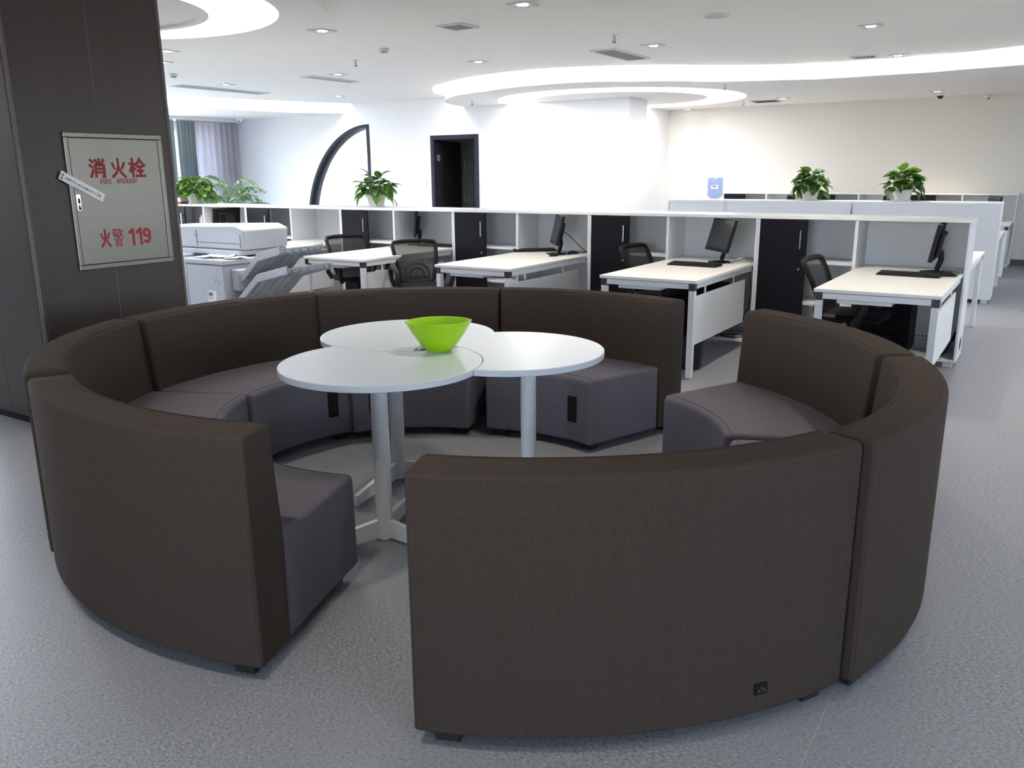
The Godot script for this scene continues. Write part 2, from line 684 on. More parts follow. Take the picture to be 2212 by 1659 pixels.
func arch_window() -> void:
	var o := struct_node("window_%d" % (windows + 1))
	var outer := PackedVector2Array()
	var inner := PackedVector2Array()
	var path := [[-13.3, 0.0], [-13.3, 0.4]]
	for i in range(1, 33):
		var a := PI - PI * 0.5 * i / 32.0
		path.append([-11.5 + 1.8 * cos(a), 0.4 + 2.08 * sin(a)])
	for q in path:
		outer.append(Vector2(q[0], q[1]))
	var inpath := [[-13.235, 0.0], [-13.235, 0.4]]
	for i in range(1, 33):
		var a := PI - PI * 0.5 * i / 32.0
		inpath.append([-11.5 + 1.735 * cos(a), 0.4 + 2.02 * sin(a)])
	inpath[-1] = [-11.565, 0.4 + 2.02]
	for q in inpath:
		inner.append(Vector2(q[0], q[1]))
	var s := st()
	# curved jamb, built piece by piece between the two outlines
	for i in outer.size() - 1:
		var q := PackedVector2Array([outer[i], outer[i + 1], inner[i + 1], inner[i]])
		ext(s, q, -13.115, -12.885)
	ext(s, PackedVector2Array([Vector2(-11.565, 0), Vector2(-11.5, 0), Vector2(-11.5, 2.48), Vector2(-11.565, 2.42)]), -13.115, -12.885)
	obj("window_frame", s, M.frame_black, o)
	var g := inner.duplicate()
	g.append(Vector2(-11.565, 0))
	s = st()
	var idx := Geometry2D.triangulate_polygon(g)
	for i in range(0, idx.size(), 3):
		face(s, [Vector3(g[idx[i]].x, g[idx[i]].y, -13.0), Vector3(g[idx[i + 1]].x, g[idx[i + 1]].y, -13.0), Vector3(g[idx[i + 2]].x, g[idx[i + 2]].y, -13.0)], Vector3(0, 0, 1))
	obj("pane", s, M.glass, o)

func doorway() -> void:
	var o := struct_node("door_1")
	var s := st()
	bb(s, Vector3(-9.99, 0, -13.12), Vector3(-9.91, 2.22, -12.88), 0.004)
	bb(s, Vector3(-8.99, 0, -13.12), Vector3(-8.91, 2.22, -12.88), 0.004)
	bb(s, Vector3(-9.91, 2.14, -13.12), Vector3(-8.99, 2.22, -12.88), 0.004)
	obj("door_frame", s, M.frame_black, o)
	# leaf standing open into the room
	s = st()
	var b := Basis(Vector3.UP, deg_to_rad(102.0))
	bx(s, Vector3(-9.905, 1.07, -13.07) + b * Vector3(0.45, 0, 0), Vector3(0.9, 2.12, 0.045), 0.004, b)
	var leaf := obj("door_leaf", s, M.door_black, o)
	s = st()
	bb(s, Vector3(-9.91, 1.76, -13.05), Vector3(-9.895, 1.88, -12.97))
	obj("strike_plate", s, M.alu, leaf)
	# lockers seen in the dark room
	for k in 2:
		var lk := thing("metal_locker", ["grey metal locker in the dark room, mostly behind the door frame", "grey metal locker with paired handles seen through the dark doorway"][k], "locker", Vector3(-9.08 - 0.92 * k, 0, -14.3), 0.0, "lockers in the dark room")
		s = st()
		bb(s, Vector3(-0.45, 0, -0.25), Vector3(0.45, 2.05, 0.24), 0.004)
		obj("body", s, M.locker_grey, lk)
		for r in 3:
			for c in 2:
				s = st()
				bb(s, Vector3(-0.44 + 0.445 * c, 0.05 + 0.66 * r, 0.24), Vector3(-0.005 + 0.445 * c, 0.69 + 0.66 * r, 0.252), 0.003)
				var dr := obj("door", s, M.locker_grey, lk)
				s = st()
				var hx := -0.04 if c == 0 else 0.04
				bb(s, Vector3(hx - 0.012, 0.3 + 0.66 * r, 0.252), Vector3(hx + 0.012, 0.46 + 0.66 * r, 0.262), 0.002)
				obj("handle", s, M.alu, dr)

func curtain(called: String, label: String, z0: float, z1: float, x: float, amp: float, waves: float, m: Material) -> void:
	var n := int(waves * 14)
	var s := st()
	smooth(s)
	var rows := [0.06, 1.0, 2.0, 2.62]
	var r := RandomNumberGenerator.new()
	r.seed = int(absf(z0) * 1000)
	var ph := []
	for k in int(waves) + 2:
		ph.append(r.randf_range(0.6, 1.3))
	var at := func(i: int, k: int, off: float) -> Vector3:
		var f := float(i) / n
		var ww := f * waves
		var a: float = amp * ph[int(ww)] * (1.0 - 0.25 * rows[k] / 2.6)
		return Vector3(x + sin(ww * TAU) * a + 0.35 * a * sin(ww * TAU * 2.0 + 1.0) + off, rows[k], lerpf(z0, z1, f) + 0.02 * sin(ww * TAU + k))
	for i in n:
		for k in rows.size() - 1:
			quad(s, at.call(i + 1, k, 0.0), at.call(i, k, 0.0), at.call(i, k + 1, 0.0), at.call(i + 1, k + 1, 0.0))
			quad(s, at.call(i, k, -0.004), at.call(i + 1, k, -0.004), at.call(i + 1, k + 1, -0.004), at.call(i, k + 1, -0.004))
	var o := thing(called, label, "curtain", Vector3.ZERO, 0.0, "office window curtains")
	obj("cloth", s, m, o)
	s = st()
	tube(s, [Vector3(x, 2.63, z0), Vector3(x, 2.63, z1)], 0.012)
	obj("rail", s, M.grey_plastic, o)

func curtains() -> void:
	curtain("curtain", "pale lilac grey curtain hanging in folds beside the bright wall", -12.88, -11.70, -15.33, 0.075, 8.0, M.curtain_lilac)
	curtain("curtain", "green grey curtain bunched in tight folds in front of the lilac curtain", -11.74, -11.34, -15.27, 0.07, 5.0, M.curtain_grey)
	curtain("curtain", "narrow dark grey curtain strip against bright window next to brown column", -11.28, -11.12, -15.3, 0.04, 2.0, M.curtain_grey)

# ---------------------------------------------------------------- ceiling
func blob(h: float, pts: Array) -> PackedVector2Array:
	var c := Curve2D.new()
	for q in pts:
		c.add_point(Vector2(q[0], q[1]))
	for i in pts.size():
		var a: Array = pts[maxi(i - 1, 0)]
		var b: Array = pts[mini(i + 1, pts.size() - 1)]
		var t := (Vector2(b[0], b[1]) - Vector2(a[0], a[1])) / 6.0
		c.set_point_in(i, -t)
		c.set_point_out(i, t)
	var o := PackedVector2Array()
	for i in 97:
		o.append(c.sample_baked(c.get_baked_length() * i / 96.0, true))
	return o

# plan polygon (x, z) as a plate between y0 and y1
func plate(s: SurfaceTool, p: PackedVector2Array, y0: float, y1: float) -> void:
	var q := PackedVector2Array()
	for v in p:
		q.append(Vector2(v.x, -v.y))
	ext(s, q, y0, y1, Transform3D(Basis(Vector3(1, 0, 0), Vector3(0, 0, -1), Vector3(0, 1, 0)), Vector3.ZERO))

func strip_lights(edge: PackedVector2Array, inward: float, y: float, every: int, energy: float, c: Color) -> void:
	for i in range(every / 2, edge.size() - 1, every):
		var d := (edge[i + 1] - edge[i - 1]).normalized()
		var n := Vector2(-d.y, d.x) * inward
		area_light(Vector3(edge[i].x + n.x, y, edge[i].y + n.y), Vector2(0.25, 0.25), energy, c)

func build_ceiling() -> void:
	var ce := struct_node("ceiling")
	var s := st()
	bb(s, Vector3(-15.9, H1, -16.6), Vector3(4.1, H1 + 0.2, 5.3))
	obj("slab", s, M.ceiling_paint, ce)
	# flowing dropped panel over the desks at the back
	var outer := blob(H1, [[-9.35, -12.9], [-9.2, -12.1], [-8.75, -11.42], [-8.217, -10.96], [-7.51, -10.55], [-6.815, -10.32], [-6.009, -10.24], [-5.195, -10.467], [-4.494, -10.83], [-3.8, -11.41], [-2.83, -11.85], [-2.015, -11.885], [-1.256, -11.865], [-0.528, -11.62], [1.0, -11.0], [3.9, -9.9]])
	var edge := blob(H2, [[-9.22, -12.9], [-9.06, -12.24], [-8.66, -11.6], [-8.1, -11.1], [-7.388, -10.767], [-6.325, -10.46], [-5.411, -10.548], [-4.574, -11.044], [-3.857, -11.608], [-2.845, -11.987], [-2.016, -12.05], [-1.24, -11.98], [-0.512, -11.85], [1.0, -11.25], [3.9, -10.1]])
	var p := edge.duplicate()
	p.append_array([Vector2(3.9, -16.06), Vector2(-5.78, -16.06), Vector2(-5.78, -16.2), Vector2(-6.63, -16.2), Vector2(-6.63, -13.6), Vector2(-5.96, -13.6), Vector2(-5.96, -12.9)])
	s = st()
	plate(s, p, H2, H2 + 0.10)
	obj("dropped_panel", s, M.ceiling_paint, ce)
	# dropped strip along the window wall
	var edge2 := blob(H2, [[-13.9, 5.0], [-13.7, 0.0], [-13.6, -5.0], [-13.45, -8.5], [-13.1, -10.5], [-12.7, -11.8], [-12.15, -12.9]])
	p = edge2.duplicate()
	p.append_array([Vector2(-15.6, -12.9), Vector2(-15.6, 5.0)])
	s = st()
	plate(s, p, H2, H2 + 0.10)
	obj("dropped_panel", s, M.ceiling_paint, ce)
	# luminous strips let into the gap above the panels
	cove("cove_light", "long curved strip of white cove light along the dropped ceiling edge", outer, -1.6, M.cove_white, 1.0)
	var outer2 := PackedVector2Array()
	for v in edge2:
		outer2.append(v + Vector2(0.22, 0.0))
	cove("cove_light", "curved strip of white cove light near the curtained window", outer2, -1.5, M.cove_day, -1.0)
	strip_lights(outer, -0.1, 2.845, 8, 0.55, Color(0.97, 0.97, 1.0))
	strip_lights(outer2, -0.1, 2.845, 12, 1.2, Color(0.94, 0.97, 1.0))
	# ring light in the dropped panel, cut off by the walls
	var rl := thing("ring_light", "large white ring light in the dropped ceiling above the far desks", "ceiling light", Vector3(-6.3, H2, -13.25))
	s = st()
	var n := 96
	for i in n:
		var a0 := TAU * i / n
		var a1 := TAU * (i + 1) / n
		var am := (a0 + a1) * 0.5
		var c := Vector2(-6.3 + 2.02 * cos(am), -13.25 + 2.02 * sin(am))
		var ci := Vector2(-6.3 + 1.42 * cos(am), -13.25 + 1.42 * sin(am))
		if hidden(c) or hidden(ci):
			if not (hidden(c) and hidden(ci)):
				pass
			else:
				continue
		var q := []
		for k in [[1.42, a0], [2.02, a0], [2.02, a1], [1.42, a1]]:
			q.append(Vector2(k[0] * cos(k[1]), k[0] * sin(k[1])))
		flat(s)
		face(s, [Vector3(q[0].x, -0.006, q[0].y), Vector3(q[1].x, -0.006, q[1].y), Vector3(q[2].x, -0.006, q[2].y), Vector3(q[3].x, -0.006, q[3].y)], Vector3.DOWN)
		face(s, [Vector3(q[1].x, -0.006, q[1].y), Vector3(q[2].x, -0.006, q[2].y), Vector3(q[2].x, 0, q[2].y), Vector3(q[1].x, 0, q[1].y)], Vector3(q[1].x, 0, q[1].y))
		face(s, [Vector3(q[0].x, -0.006, q[0].y), Vector3(q[3].x, -0.006, q[3].y), Vector3(q[3].x, 0, q[3].y), Vector3(q[0].x, 0, q[0].y)], -Vector3(q[0].x, 0, q[0].y))
	obj("diffuser", s, M.cove_white, rl)
	for i in 24:
		var a := TAU * (i + 0.5) / 24
		var c := Vector2(-6.3 + 1.72 * cos(a), -13.25 + 1.72 * sin(a))
		if not hidden(c) and c.y > -15.8:
			area_light(Vector3(c.x, H2 - 0.015, c.y), Vector2(0.3, 0.3), 0.5, Color(0.97, 0.97, 1.0))
	disc_light(ce, Vector3(-6.94, 2.85, -4.16), "bright ring light around a grey disc above the brown column", 0.45)

# ring light let into a round dropped disc
func disc_light(ce: Node3D, rc: Vector3, label: String, energy: float) -> void:
	var s := st()
	lathe(s, [Vector2(1.71, 0), Vector2(2.1, 0), Vector2(2.1, 0.03)], 72, Transform3D(Basis(), rc), false)
	lathe(s, [Vector2(1.71, 0.03), Vector2(1.71, 0.0)], 72, Transform3D(Basis(), rc), false)
	obj("disc_rim", s, M.ceiling_paint, ce)
	s = st()
	lathe(s, [Vector2(0.0, 0.006), Vector2(1.06, 0.006), Vector2(1.06, -0.02), Vector2(1.14, -0.02), Vector2(1.14, 0.03)], 72, Transform3D(Basis(), rc), false)
	obj("disc_island", s, M.ceiling_paint, ce)
	var r2 := thing("ring_light", label, "ceiling light", rc)
	s = st()
	lathe(s, [Vector2(1.14, 0.022), Vector2(1.71, 0.022)], 72, Transform3D(), false)
	obj("diffuser", s, M.cove_white, r2)
	for i in 12:
		var a := TAU * (i + 0.5) / 12
		area_light(rc + Vector3(1.425 * cos(a), 0.012, 1.425 * sin(a)), Vector2(0.3, 0.3), energy, Color(0.97, 0.98, 1.0))

func hidden(c: Vector2) -> bool:
	return (c.x < -5.96 and c.y < -12.9 and c.y > -13.6) or (c.x < -6.63 and c.y < -12.9) or c.y < -16.06

func cove(called: String, label: String, e: PackedVector2Array, inward: float, m: Material, side: float) -> void:
	var inner := PackedVector2Array()
	for i in e.size():
		var d := (e[mini(i + 1, e.size() - 1)] - e[maxi(i - 1, 0)]).normalized()
		inner.append(e[i] + Vector2(-d.y, d.x) * inward)
	var s := st()
	for i in e.size() - 1:
		face(s, [Vector3(e[i].x, 2.862, e[i].y), Vector3(e[i + 1].x, 2.862, e[i + 1].y), Vector3(inner[i + 1].x, 2.862, inner[i + 1].y), Vector3(inner[i].x, 2.862, inner[i].y)], Vector3.DOWN)
		face(s, [Vector3(e[i].x, 2.862, e[i].y), Vector3(e[i + 1].x, 2.862, e[i + 1].y), Vector3(e[i + 1].x, H1, e[i + 1].y), Vector3(e[i].x, H1, e[i].y)], Vector3(e[i].x - inner[i].x, 0, e[i].y - inner[i].y))
	var o := thing(called, label, "ceiling light")
	obj("diffuser", s, m, o)

# ---------------------------------------------------------------- column with the hydrant cabinet
func stroke(s: SurfaceTool, pts: Array, w: float, o: Vector2, k: Vector2, z: float) -> void:
	for i in pts.size() - 1:
		var a := o + Vector2(pts[i][0] * k.x, pts[i][1] * k.y)
		var b := o + Vector2(pts[i + 1][0] * k.x, pts[i + 1][1] * k.y)
		var d := b - a
		var e := d.normalized() * w * 0.3
		a -= e
		b += e
		var c := (a + b) * 0.5
		stroke_no = (stroke_no + 1) % 40
		bx(s, Vector3(c.x, c.y, z + stroke_no * 0.00003), Vector3((b - a).length(), w, 0.0012), 0.0, Basis(Vector3(0, 0, 1), d.angle()))

func glyph(called: String) -> Array:
	match called:
		"xiao":
			return [[[0.05, 0.95], [0.22, 0.82]], [[0.0, 0.66], [0.18, 0.54]], [[0.04, 0.02], [0.2, 0.38]], [[0.62, 1.0], [0.62, 0.7]], [[0.37, 0.95], [0.47, 0.77]], [[0.9, 0.95], [0.79, 0.77]], [[0.36, 0.66], [0.36, 0.02]], [[0.36, 0.66], [0.9, 0.66]], [[0.9, 0.66], [0.9, 0.04]], [[0.36, 0.46], [0.9, 0.46]], [[0.36, 0.27], [0.9, 0.27]], [[0.9, 0.04], [0.77, 0.06]]]
		"huo":
			return [[[0.5, 1.0], [0.5, 0.55], [0.36, 0.26], [0.08, 0.03]], [[0.52, 0.55], [0.68, 0.24], [0.94, 0.02]], [[0.12, 0.76], [0.24, 0.48]], [[0.9, 0.78], [0.74, 0.5]]]
		"shuan":
			return [[[0.0, 0.72], [0.38, 0.72]], [[0.2, 1.0], [0.2, 0.0]], [[0.19, 0.66], [0.02, 0.3]], [[0.23, 0.58], [0.36, 0.42]], [[0.68, 1.0], [0.56, 0.76], [0.4, 0.62]], [[0.68, 0.98], [0.82, 0.76], [1.0, 0.62]], [[0.52, 0.56], [0.86, 0.56]], [[0.5, 0.32], [0.88, 0.32]], [[0.4, 0.05], [1.0, 0.05]], [[0.69, 0.56], [0.69, 0.05]]]
		"jing":
			return [[[0.02, 0.93], [0.5, 0.93]], [[0.15, 1.0], [0.15, 0.85]], [[0.36, 1.0], [0.36, 0.85]], [[0.1, 0.82], [0.02, 0.66]], [[0.1, 0.76], [0.48, 0.76]], [[0.48, 0.76], [0.46, 0.52]], [[0.13, 0.67], [0.34, 0.67]], [[0.13, 0.67], [0.13, 0.55]], [[0.34, 0.67], [0.34, 0.55]], [[0.13, 0.55], [0.34, 0.55]], [[0.66, 1.0], [0.56, 0.8]], [[0.6, 0.88], [1.0, 0.88]], [[0.9, 0.86], [0.78, 0.66], [0.58, 0.52]], [[0.66, 0.76], [0.8, 0.62], [1.0, 0.52]], [[0.47, 0.5], [0.54, 0.45]], [[0.04, 0.4], [0.96, 0.4]], [[0.2, 0.31], [0.8, 0.31]], [[0.2, 0.22], [0.8, 0.22]], [[0.22, 0.13], [0.78, 0.13]], [[0.22, 0.13], [0.22, 0.0]], [[0.78, 0.13], [0.78, 0.0]], [[0.22, 0.01], [0.78, 0.01]]]
		"gong":
			return [[[0.1, 0.9], [0.9, 0.9]], [[0.5, 0.9], [0.5, 0.1]], [[0.0, 0.1], [1.0, 0.1]]]
		"guang":
			return [[[0.5, 1.0], [0.5, 0.85]], [[0.1, 0.8], [0.95, 0.8]], [[0.12, 0.8], [0.1, 0.4], [0.0, 0.0]]]
		"zhong":
			return [[[0.1, 0.75], [0.9, 0.75]], [[0.1, 0.75], [0.1, 0.4]], [[0.9, 0.75], [0.9, 0.4]], [[0.1, 0.4], [0.9, 0.4]], [[0.5, 1.0], [0.5, 0.0]]]
		"xin":
			return [[[0.05, 0.5], [0.15, 0.25]], [[0.3, 0.7], [0.35, 0.15], [0.75, 0.15], [0.8, 0.35]], [[0.5, 0.85], [0.58, 0.65]], [[0.8, 0.65], [0.95, 0.45]]]
		"cheng":
			return [[[0.1, 0.75], [0.9, 0.75]], [[0.1, 0.75], [0.0, 0.0]], [[0.1, 0.5], [0.4, 0.5], [0.35, 0.15]], [[0.55, 1.0], [0.65, 0.4], [0.95, 0.0]], [[0.85, 0.5], [0.5, 0.05]]]
		"du":
			return [[[0.1, 0.85], [0.55, 0.85]], [[0.3, 1.0], [0.3, 0.6]], [[0.0, 0.6], [0.6, 0.6]], [[0.55, 0.9], [0.0, 0.35]], [[0.2, 0.42], [0.5, 0.42], [0.5, 0.0], [0.2, 0.0], [0.2, 0.42]], [[0.7, 1.0], [0.7, 0.0]], [[0.7, 0.95], [0.95, 0.8], [0.75, 0.55], [0.95, 0.35], [0.75, 0.25]]]
		"dian":
			return [[[0.5, 1.0], [0.5, 0.6]], [[0.5, 0.82], [0.85, 0.82]], [[0.2, 0.6], [0.8, 0.6], [0.8, 0.3], [0.2, 0.3], [0.2, 0.6]], [[0.1, 0.15], [0.05, 0.0]], [[0.4, 0.15], [0.4, 0.0]], [[0.9, 0.15], [1.0, 0.0]]]
		"chang":
			return [[[0.0, 0.7], [0.35, 0.7]], [[0.18, 0.95], [0.18, 0.2]], [[0.0, 0.1], [0.38, 0.28]], [[0.45, 0.9], [0.85, 0.9], [0.5, 0.55], [0.95, 0.55], [0.85, 0.0]], [[0.7, 0.5], [0.45, 0.1]]]
		"ye":
			return [[[0.38, 1.0], [0.38, 0.1]], [[0.62, 1.0], [0.62, 0.1]], [[0.1, 0.75], [0.2, 0.35]], [[0.9, 0.75], [0.78, 0.35]], [[0.0, 0.08], [1.0, 0.08]]]
		"guan":
			return [[[0.15, 1.0], [0.05, 0.85]], [[0.15, 0.92], [0.45, 0.92]], [[0.6, 1.0], [0.5, 0.85]], [[0.6, 0.92], [0.95, 0.92]], [[0.05, 0.72], [0.95, 0.72]], [[0.25, 0.6], [0.75, 0.6], [0.75, 0.42], [0.25, 0.42]], [[0.25, 0.6], [0.25, 0.0]], [[0.25, 0.25], [0.75, 0.25], [0.75, 0.02], [0.25, 0.02]]]
	return [[[0.1, 0.9], [0.9, 0.9]], [[0.2, 0.6], [0.8, 0.6]], [[0.5, 0.9], [0.5, 0.1]], [[0.1, 0.1], [0.9, 0.1]]]

func letters(text: String, size: float, m: Material, at: Transform3D, parent: Node, bold := true, squeeze := 1.0) -> void:
	var f := SystemFont.new()
	f.font_names = PackedStringArray(["Droid Sans"])
	f.font_weight = 700 if bold else 400
	var t := TextMesh.new()
	t.text = text
	t.font = f
	t.font_size = 64
	t.pixel_size = size / (64.0 * 0.714)
	t.depth = 0.0012
	t.material = m
	var o := MeshInstance3D.new()
	o.mesh = t
	o.name = "lettering"
	parent.add_child(o, true)
	o.transform = at.scaled_local(Vector3(squeeze, 1, 1))

func build_column() -> void:
	var cx := -5.575
	var cz := -3.195
	var h := 0.515
	var o := thing("clad_column", "large square column clad in dark brown metal panels behind the round sofa", "column", Vector3(cx, 0, cz))
	var s := st()
	bb(s, Vector3(-h + 0.002, 0.0, -h + 0.002), Vector3(h - 0.002, H1 - 0.002, h - 0.002))
	obj("core", s, M.cladding_joint, o)
	s = st()
	bb(s, Vector3(-h - 0.004, 0.0, -h - 0.004), Vector3(h + 0.004, 0.05, h + 0.004), 0.004)
	obj("plinth", s, M.black_laminate, o)
	var r := 0.03
	for k in 4:
		var b := Basis(Vector3.UP, k * PI / 2)
		for j in 2:
			s = st()
			var x0 := -h + r + 0.002 if j == 0 else 0.002
			var x1 := -0.002 if j == 0 else h - r - 0.002
			bx(s, b * Vector3((x0 + x1) / 2, 1.465, h - 0.006), Vector3(x1 - x0, 2.83, 0.012), 0.0015, b)
			obj("cladding_panel", s, M.cladding, o)
		s = st()
		smooth(s)
		for i in 6:
			var a0 := PI * 0.5 * i / 6
			var a1 := PI * 0.5 * (i + 1) / 6
			var c := Vector3(h - r, 0, h - r)
			var p0 := c + Vector3(sin(a0), 0, cos(a0)) * r
			var p1 := c + Vector3(sin(a1), 0, cos(a1)) * r
			quad(s, b * (p0 + Vector3(0, 0.05, 0)), b * (p1 + Vector3(0, 0.05, 0)), b * (p1 + Vector3(0, H1, 0)), b * (p0 + Vector3(0, H1, 0)))
		obj("corner_trim", s, M.cladding, o)
	# hydrant cabinet set on the face towards the seats
	var hy := thing("fire_hydrant_cabinet", "stainless steel fire hydrant cabinet with red lettering on brown column", "cabinet", Vector3(-5.06, 0, -2.684))
	hy.transform = Transform3D(Basis(Vector3(0, 0, -1), Vector3(0, 1, 0), Vector3(1, 0, 0)), Vector3(-5.06, 0, -2.684))
	var fo := [0.268, 0.962, 0.935, 1.786]
	s = st()
	for q in [[fo[0], fo[1], fo[2], fo[1] + 0.028], [fo[0], fo[3] - 0.028, fo[2], fo[3]], [fo[0], fo[1] + 0.028, fo[0] + 0.026, fo[3] - 0.028], [fo[2] - 0.03, fo[1] + 0.028, fo[2], fo[3] - 0.028]]:
		bb(s, Vector3(q[0], q[1], -0.01), Vector3(q[2], q[3], 0.016), 0.003)
	obj("frame", s, M.stainless, hy)
	s = st()
	bb(s, Vector3(fo[0] + 0.02, fo[1] + 0.02, -0.01), Vector3(fo[2] - 0.02, fo[3] - 0.02, 0.003))
	obj("recess", s, M.hole_black, hy)
	s = st()
	bb(s, Vector3(fo[0] + 0.029, fo[1] + 0.031, 0.0), Vector3(fo[2] - 0.033, fo[3] - 0.031, 0.013), 0.002)
	var door := obj("door", s, M.stainless, hy)
	for g in [["xiao", 0.413, 1.521, 0.104, 0.112], ["huo", 0.552, 1.520, 0.104, 0.114], ["shuan", 0.682, 1.523, 0.108, 0.114]]:
		s = st()
		for q in glyph(g[0]):
			stroke(s, q, 0.0165, Vector2(g[1], g[2]), Vector2(g[3], g[4]), 0.0134)
		obj("lettering", s, M.red_print, door)
	for g in [["huo", 0.425, 1.094, 0.068, 0.108, 0.0125], ["jing", 0.512, 1.094, 0.070, 0.108, 0.0068]]:
		s = st()
		for q in glyph(g[0]):
			stroke(s, q, g[5], Vector2(g[1], g[2]), Vector2(g[3], g[4]), 0.0134)
		obj("lettering", s, M.red_print, door)
	var nine := []
	for i in 21:
		var t := TAU * i / 20.0
		nine.append([0.5 + 0.36 * cos(t), 0.68 + 0.2 * sin(t)])
	for g in [[0.622, [[[0.6, 0.95], [0.6, 0.0]], [[0.55, 0.9], [0.1, 0.74]]]], [0.676, [[[0.6, 0.95], [0.6, 0.0]], [[0.55, 0.9], [0.1, 0.74]]]], [0.726, [nine, [[0.86, 0.68], [0.86, 0.4], [0.78, 0.2], [0.55, 0.1], [0.16, 0.16]]]]]:
		s = st()
		for q in g[1]:
			stroke(s, q, 0.0185, Vector2(g[0], 1.096), Vector2(0.054, 0.104), 0.0134)
		obj("lettering", s, M.red_print, door)
	letters("FIRE", 0.030, M.red_print, Transform3D(Basis(), Vector3(0.509, 1.496, 0.0132)), door, true, 0.9)
	letters("HYDRANT", 0.030, M.red_print, Transform3D(Basis(), Vector3(0.654, 1.497, 0.0132)), door, true, 0.74)
	s = st()
	bb(s, Vector3(0.302, 1.325, 0.012), Vector3(0.328, 1.422, 0.017), 0.002)
	var lk := obj("lock_plate", s, M.chrome, door)
	s = st()
	bb(s, Vector3(0.309, 1.366, 0.0165), Vector3(0.321, 1.398, 0.0185))
	bb(s, Vector3(0.308, 1.329, 0.0165), Vector3(0.323, 1.358, 0.0185))
	obj("slot", s, M.hole_black, lk)
	s = st()
	lathe(s, [Vector2(0, 0), Vector2(0.006, 0), Vector2(0.006, 0.006), Vector2(0.0, 0.009)], 12, Transform3D(Basis(Vector3(1, 0, 0), PI / 2), Vector3(0.3155, 1.349, 0.018)))
	obj("knob", s, M.chrome, lk)
	# paper seal stuck across the door edge
	var pa := thing("paper_seal", "white printed paper seal strip stuck slanting across the steel cabinet door", "paper strip", Vector3.ZERO)
	var ctr := Vector2(0.348, 1.467)
	var bas := Basis(Vector3(0, 0, 1), deg_to_rad(-29.0))
	pa.transform = hy.transform * Transform3D(bas, Vector3(ctr.x, ctr.y, 0.0172))
	s = st()
	bx(s, Vector3.ZERO, Vector3(0.302, 0.055, 0.0006))
	obj("strip", s, M.paper, pa)
	s = st()
	var names := ["cheng", "du", "gong", "dian", "guang", "chang", "", "ye", "guan", "", "zhong", "xin"]
	for i in names.size():
		# characters lie on their side along the strip
		var x := -0.112 + 0.0172 * i
		for q in glyph(names[i]):
			var t := []
			for v in q:
				t.append([1.0 - v[1], v[0]])
			stroke(s, t, 0.0013, Vector2(x, -0.006), Vector2(0.011, 0.011), 0.0006)
	for q in [[[0, 0], [0, 1]], [[0.35, 0.1], [0.35, 0.9]]]:
		stroke(s, q, 0.0012, Vector2(0.1, -0.014), Vector2(0.02, 0.028), 0.0006)
	for q in glyph("ye"):
		stroke(s, q, 0.0015, Vector2(0.113, -0.008), Vector2(0.012, 0.014), 0.0006)
	for k in 2:
		for q in glyph("guan"):
			stroke(s, q, 0.0013, Vector2(-0.14, -0.019 + 0.02 * k), Vector2(0.012, 0.012), 0.0006)
	obj("lettering", s, M.dark_print, pa)

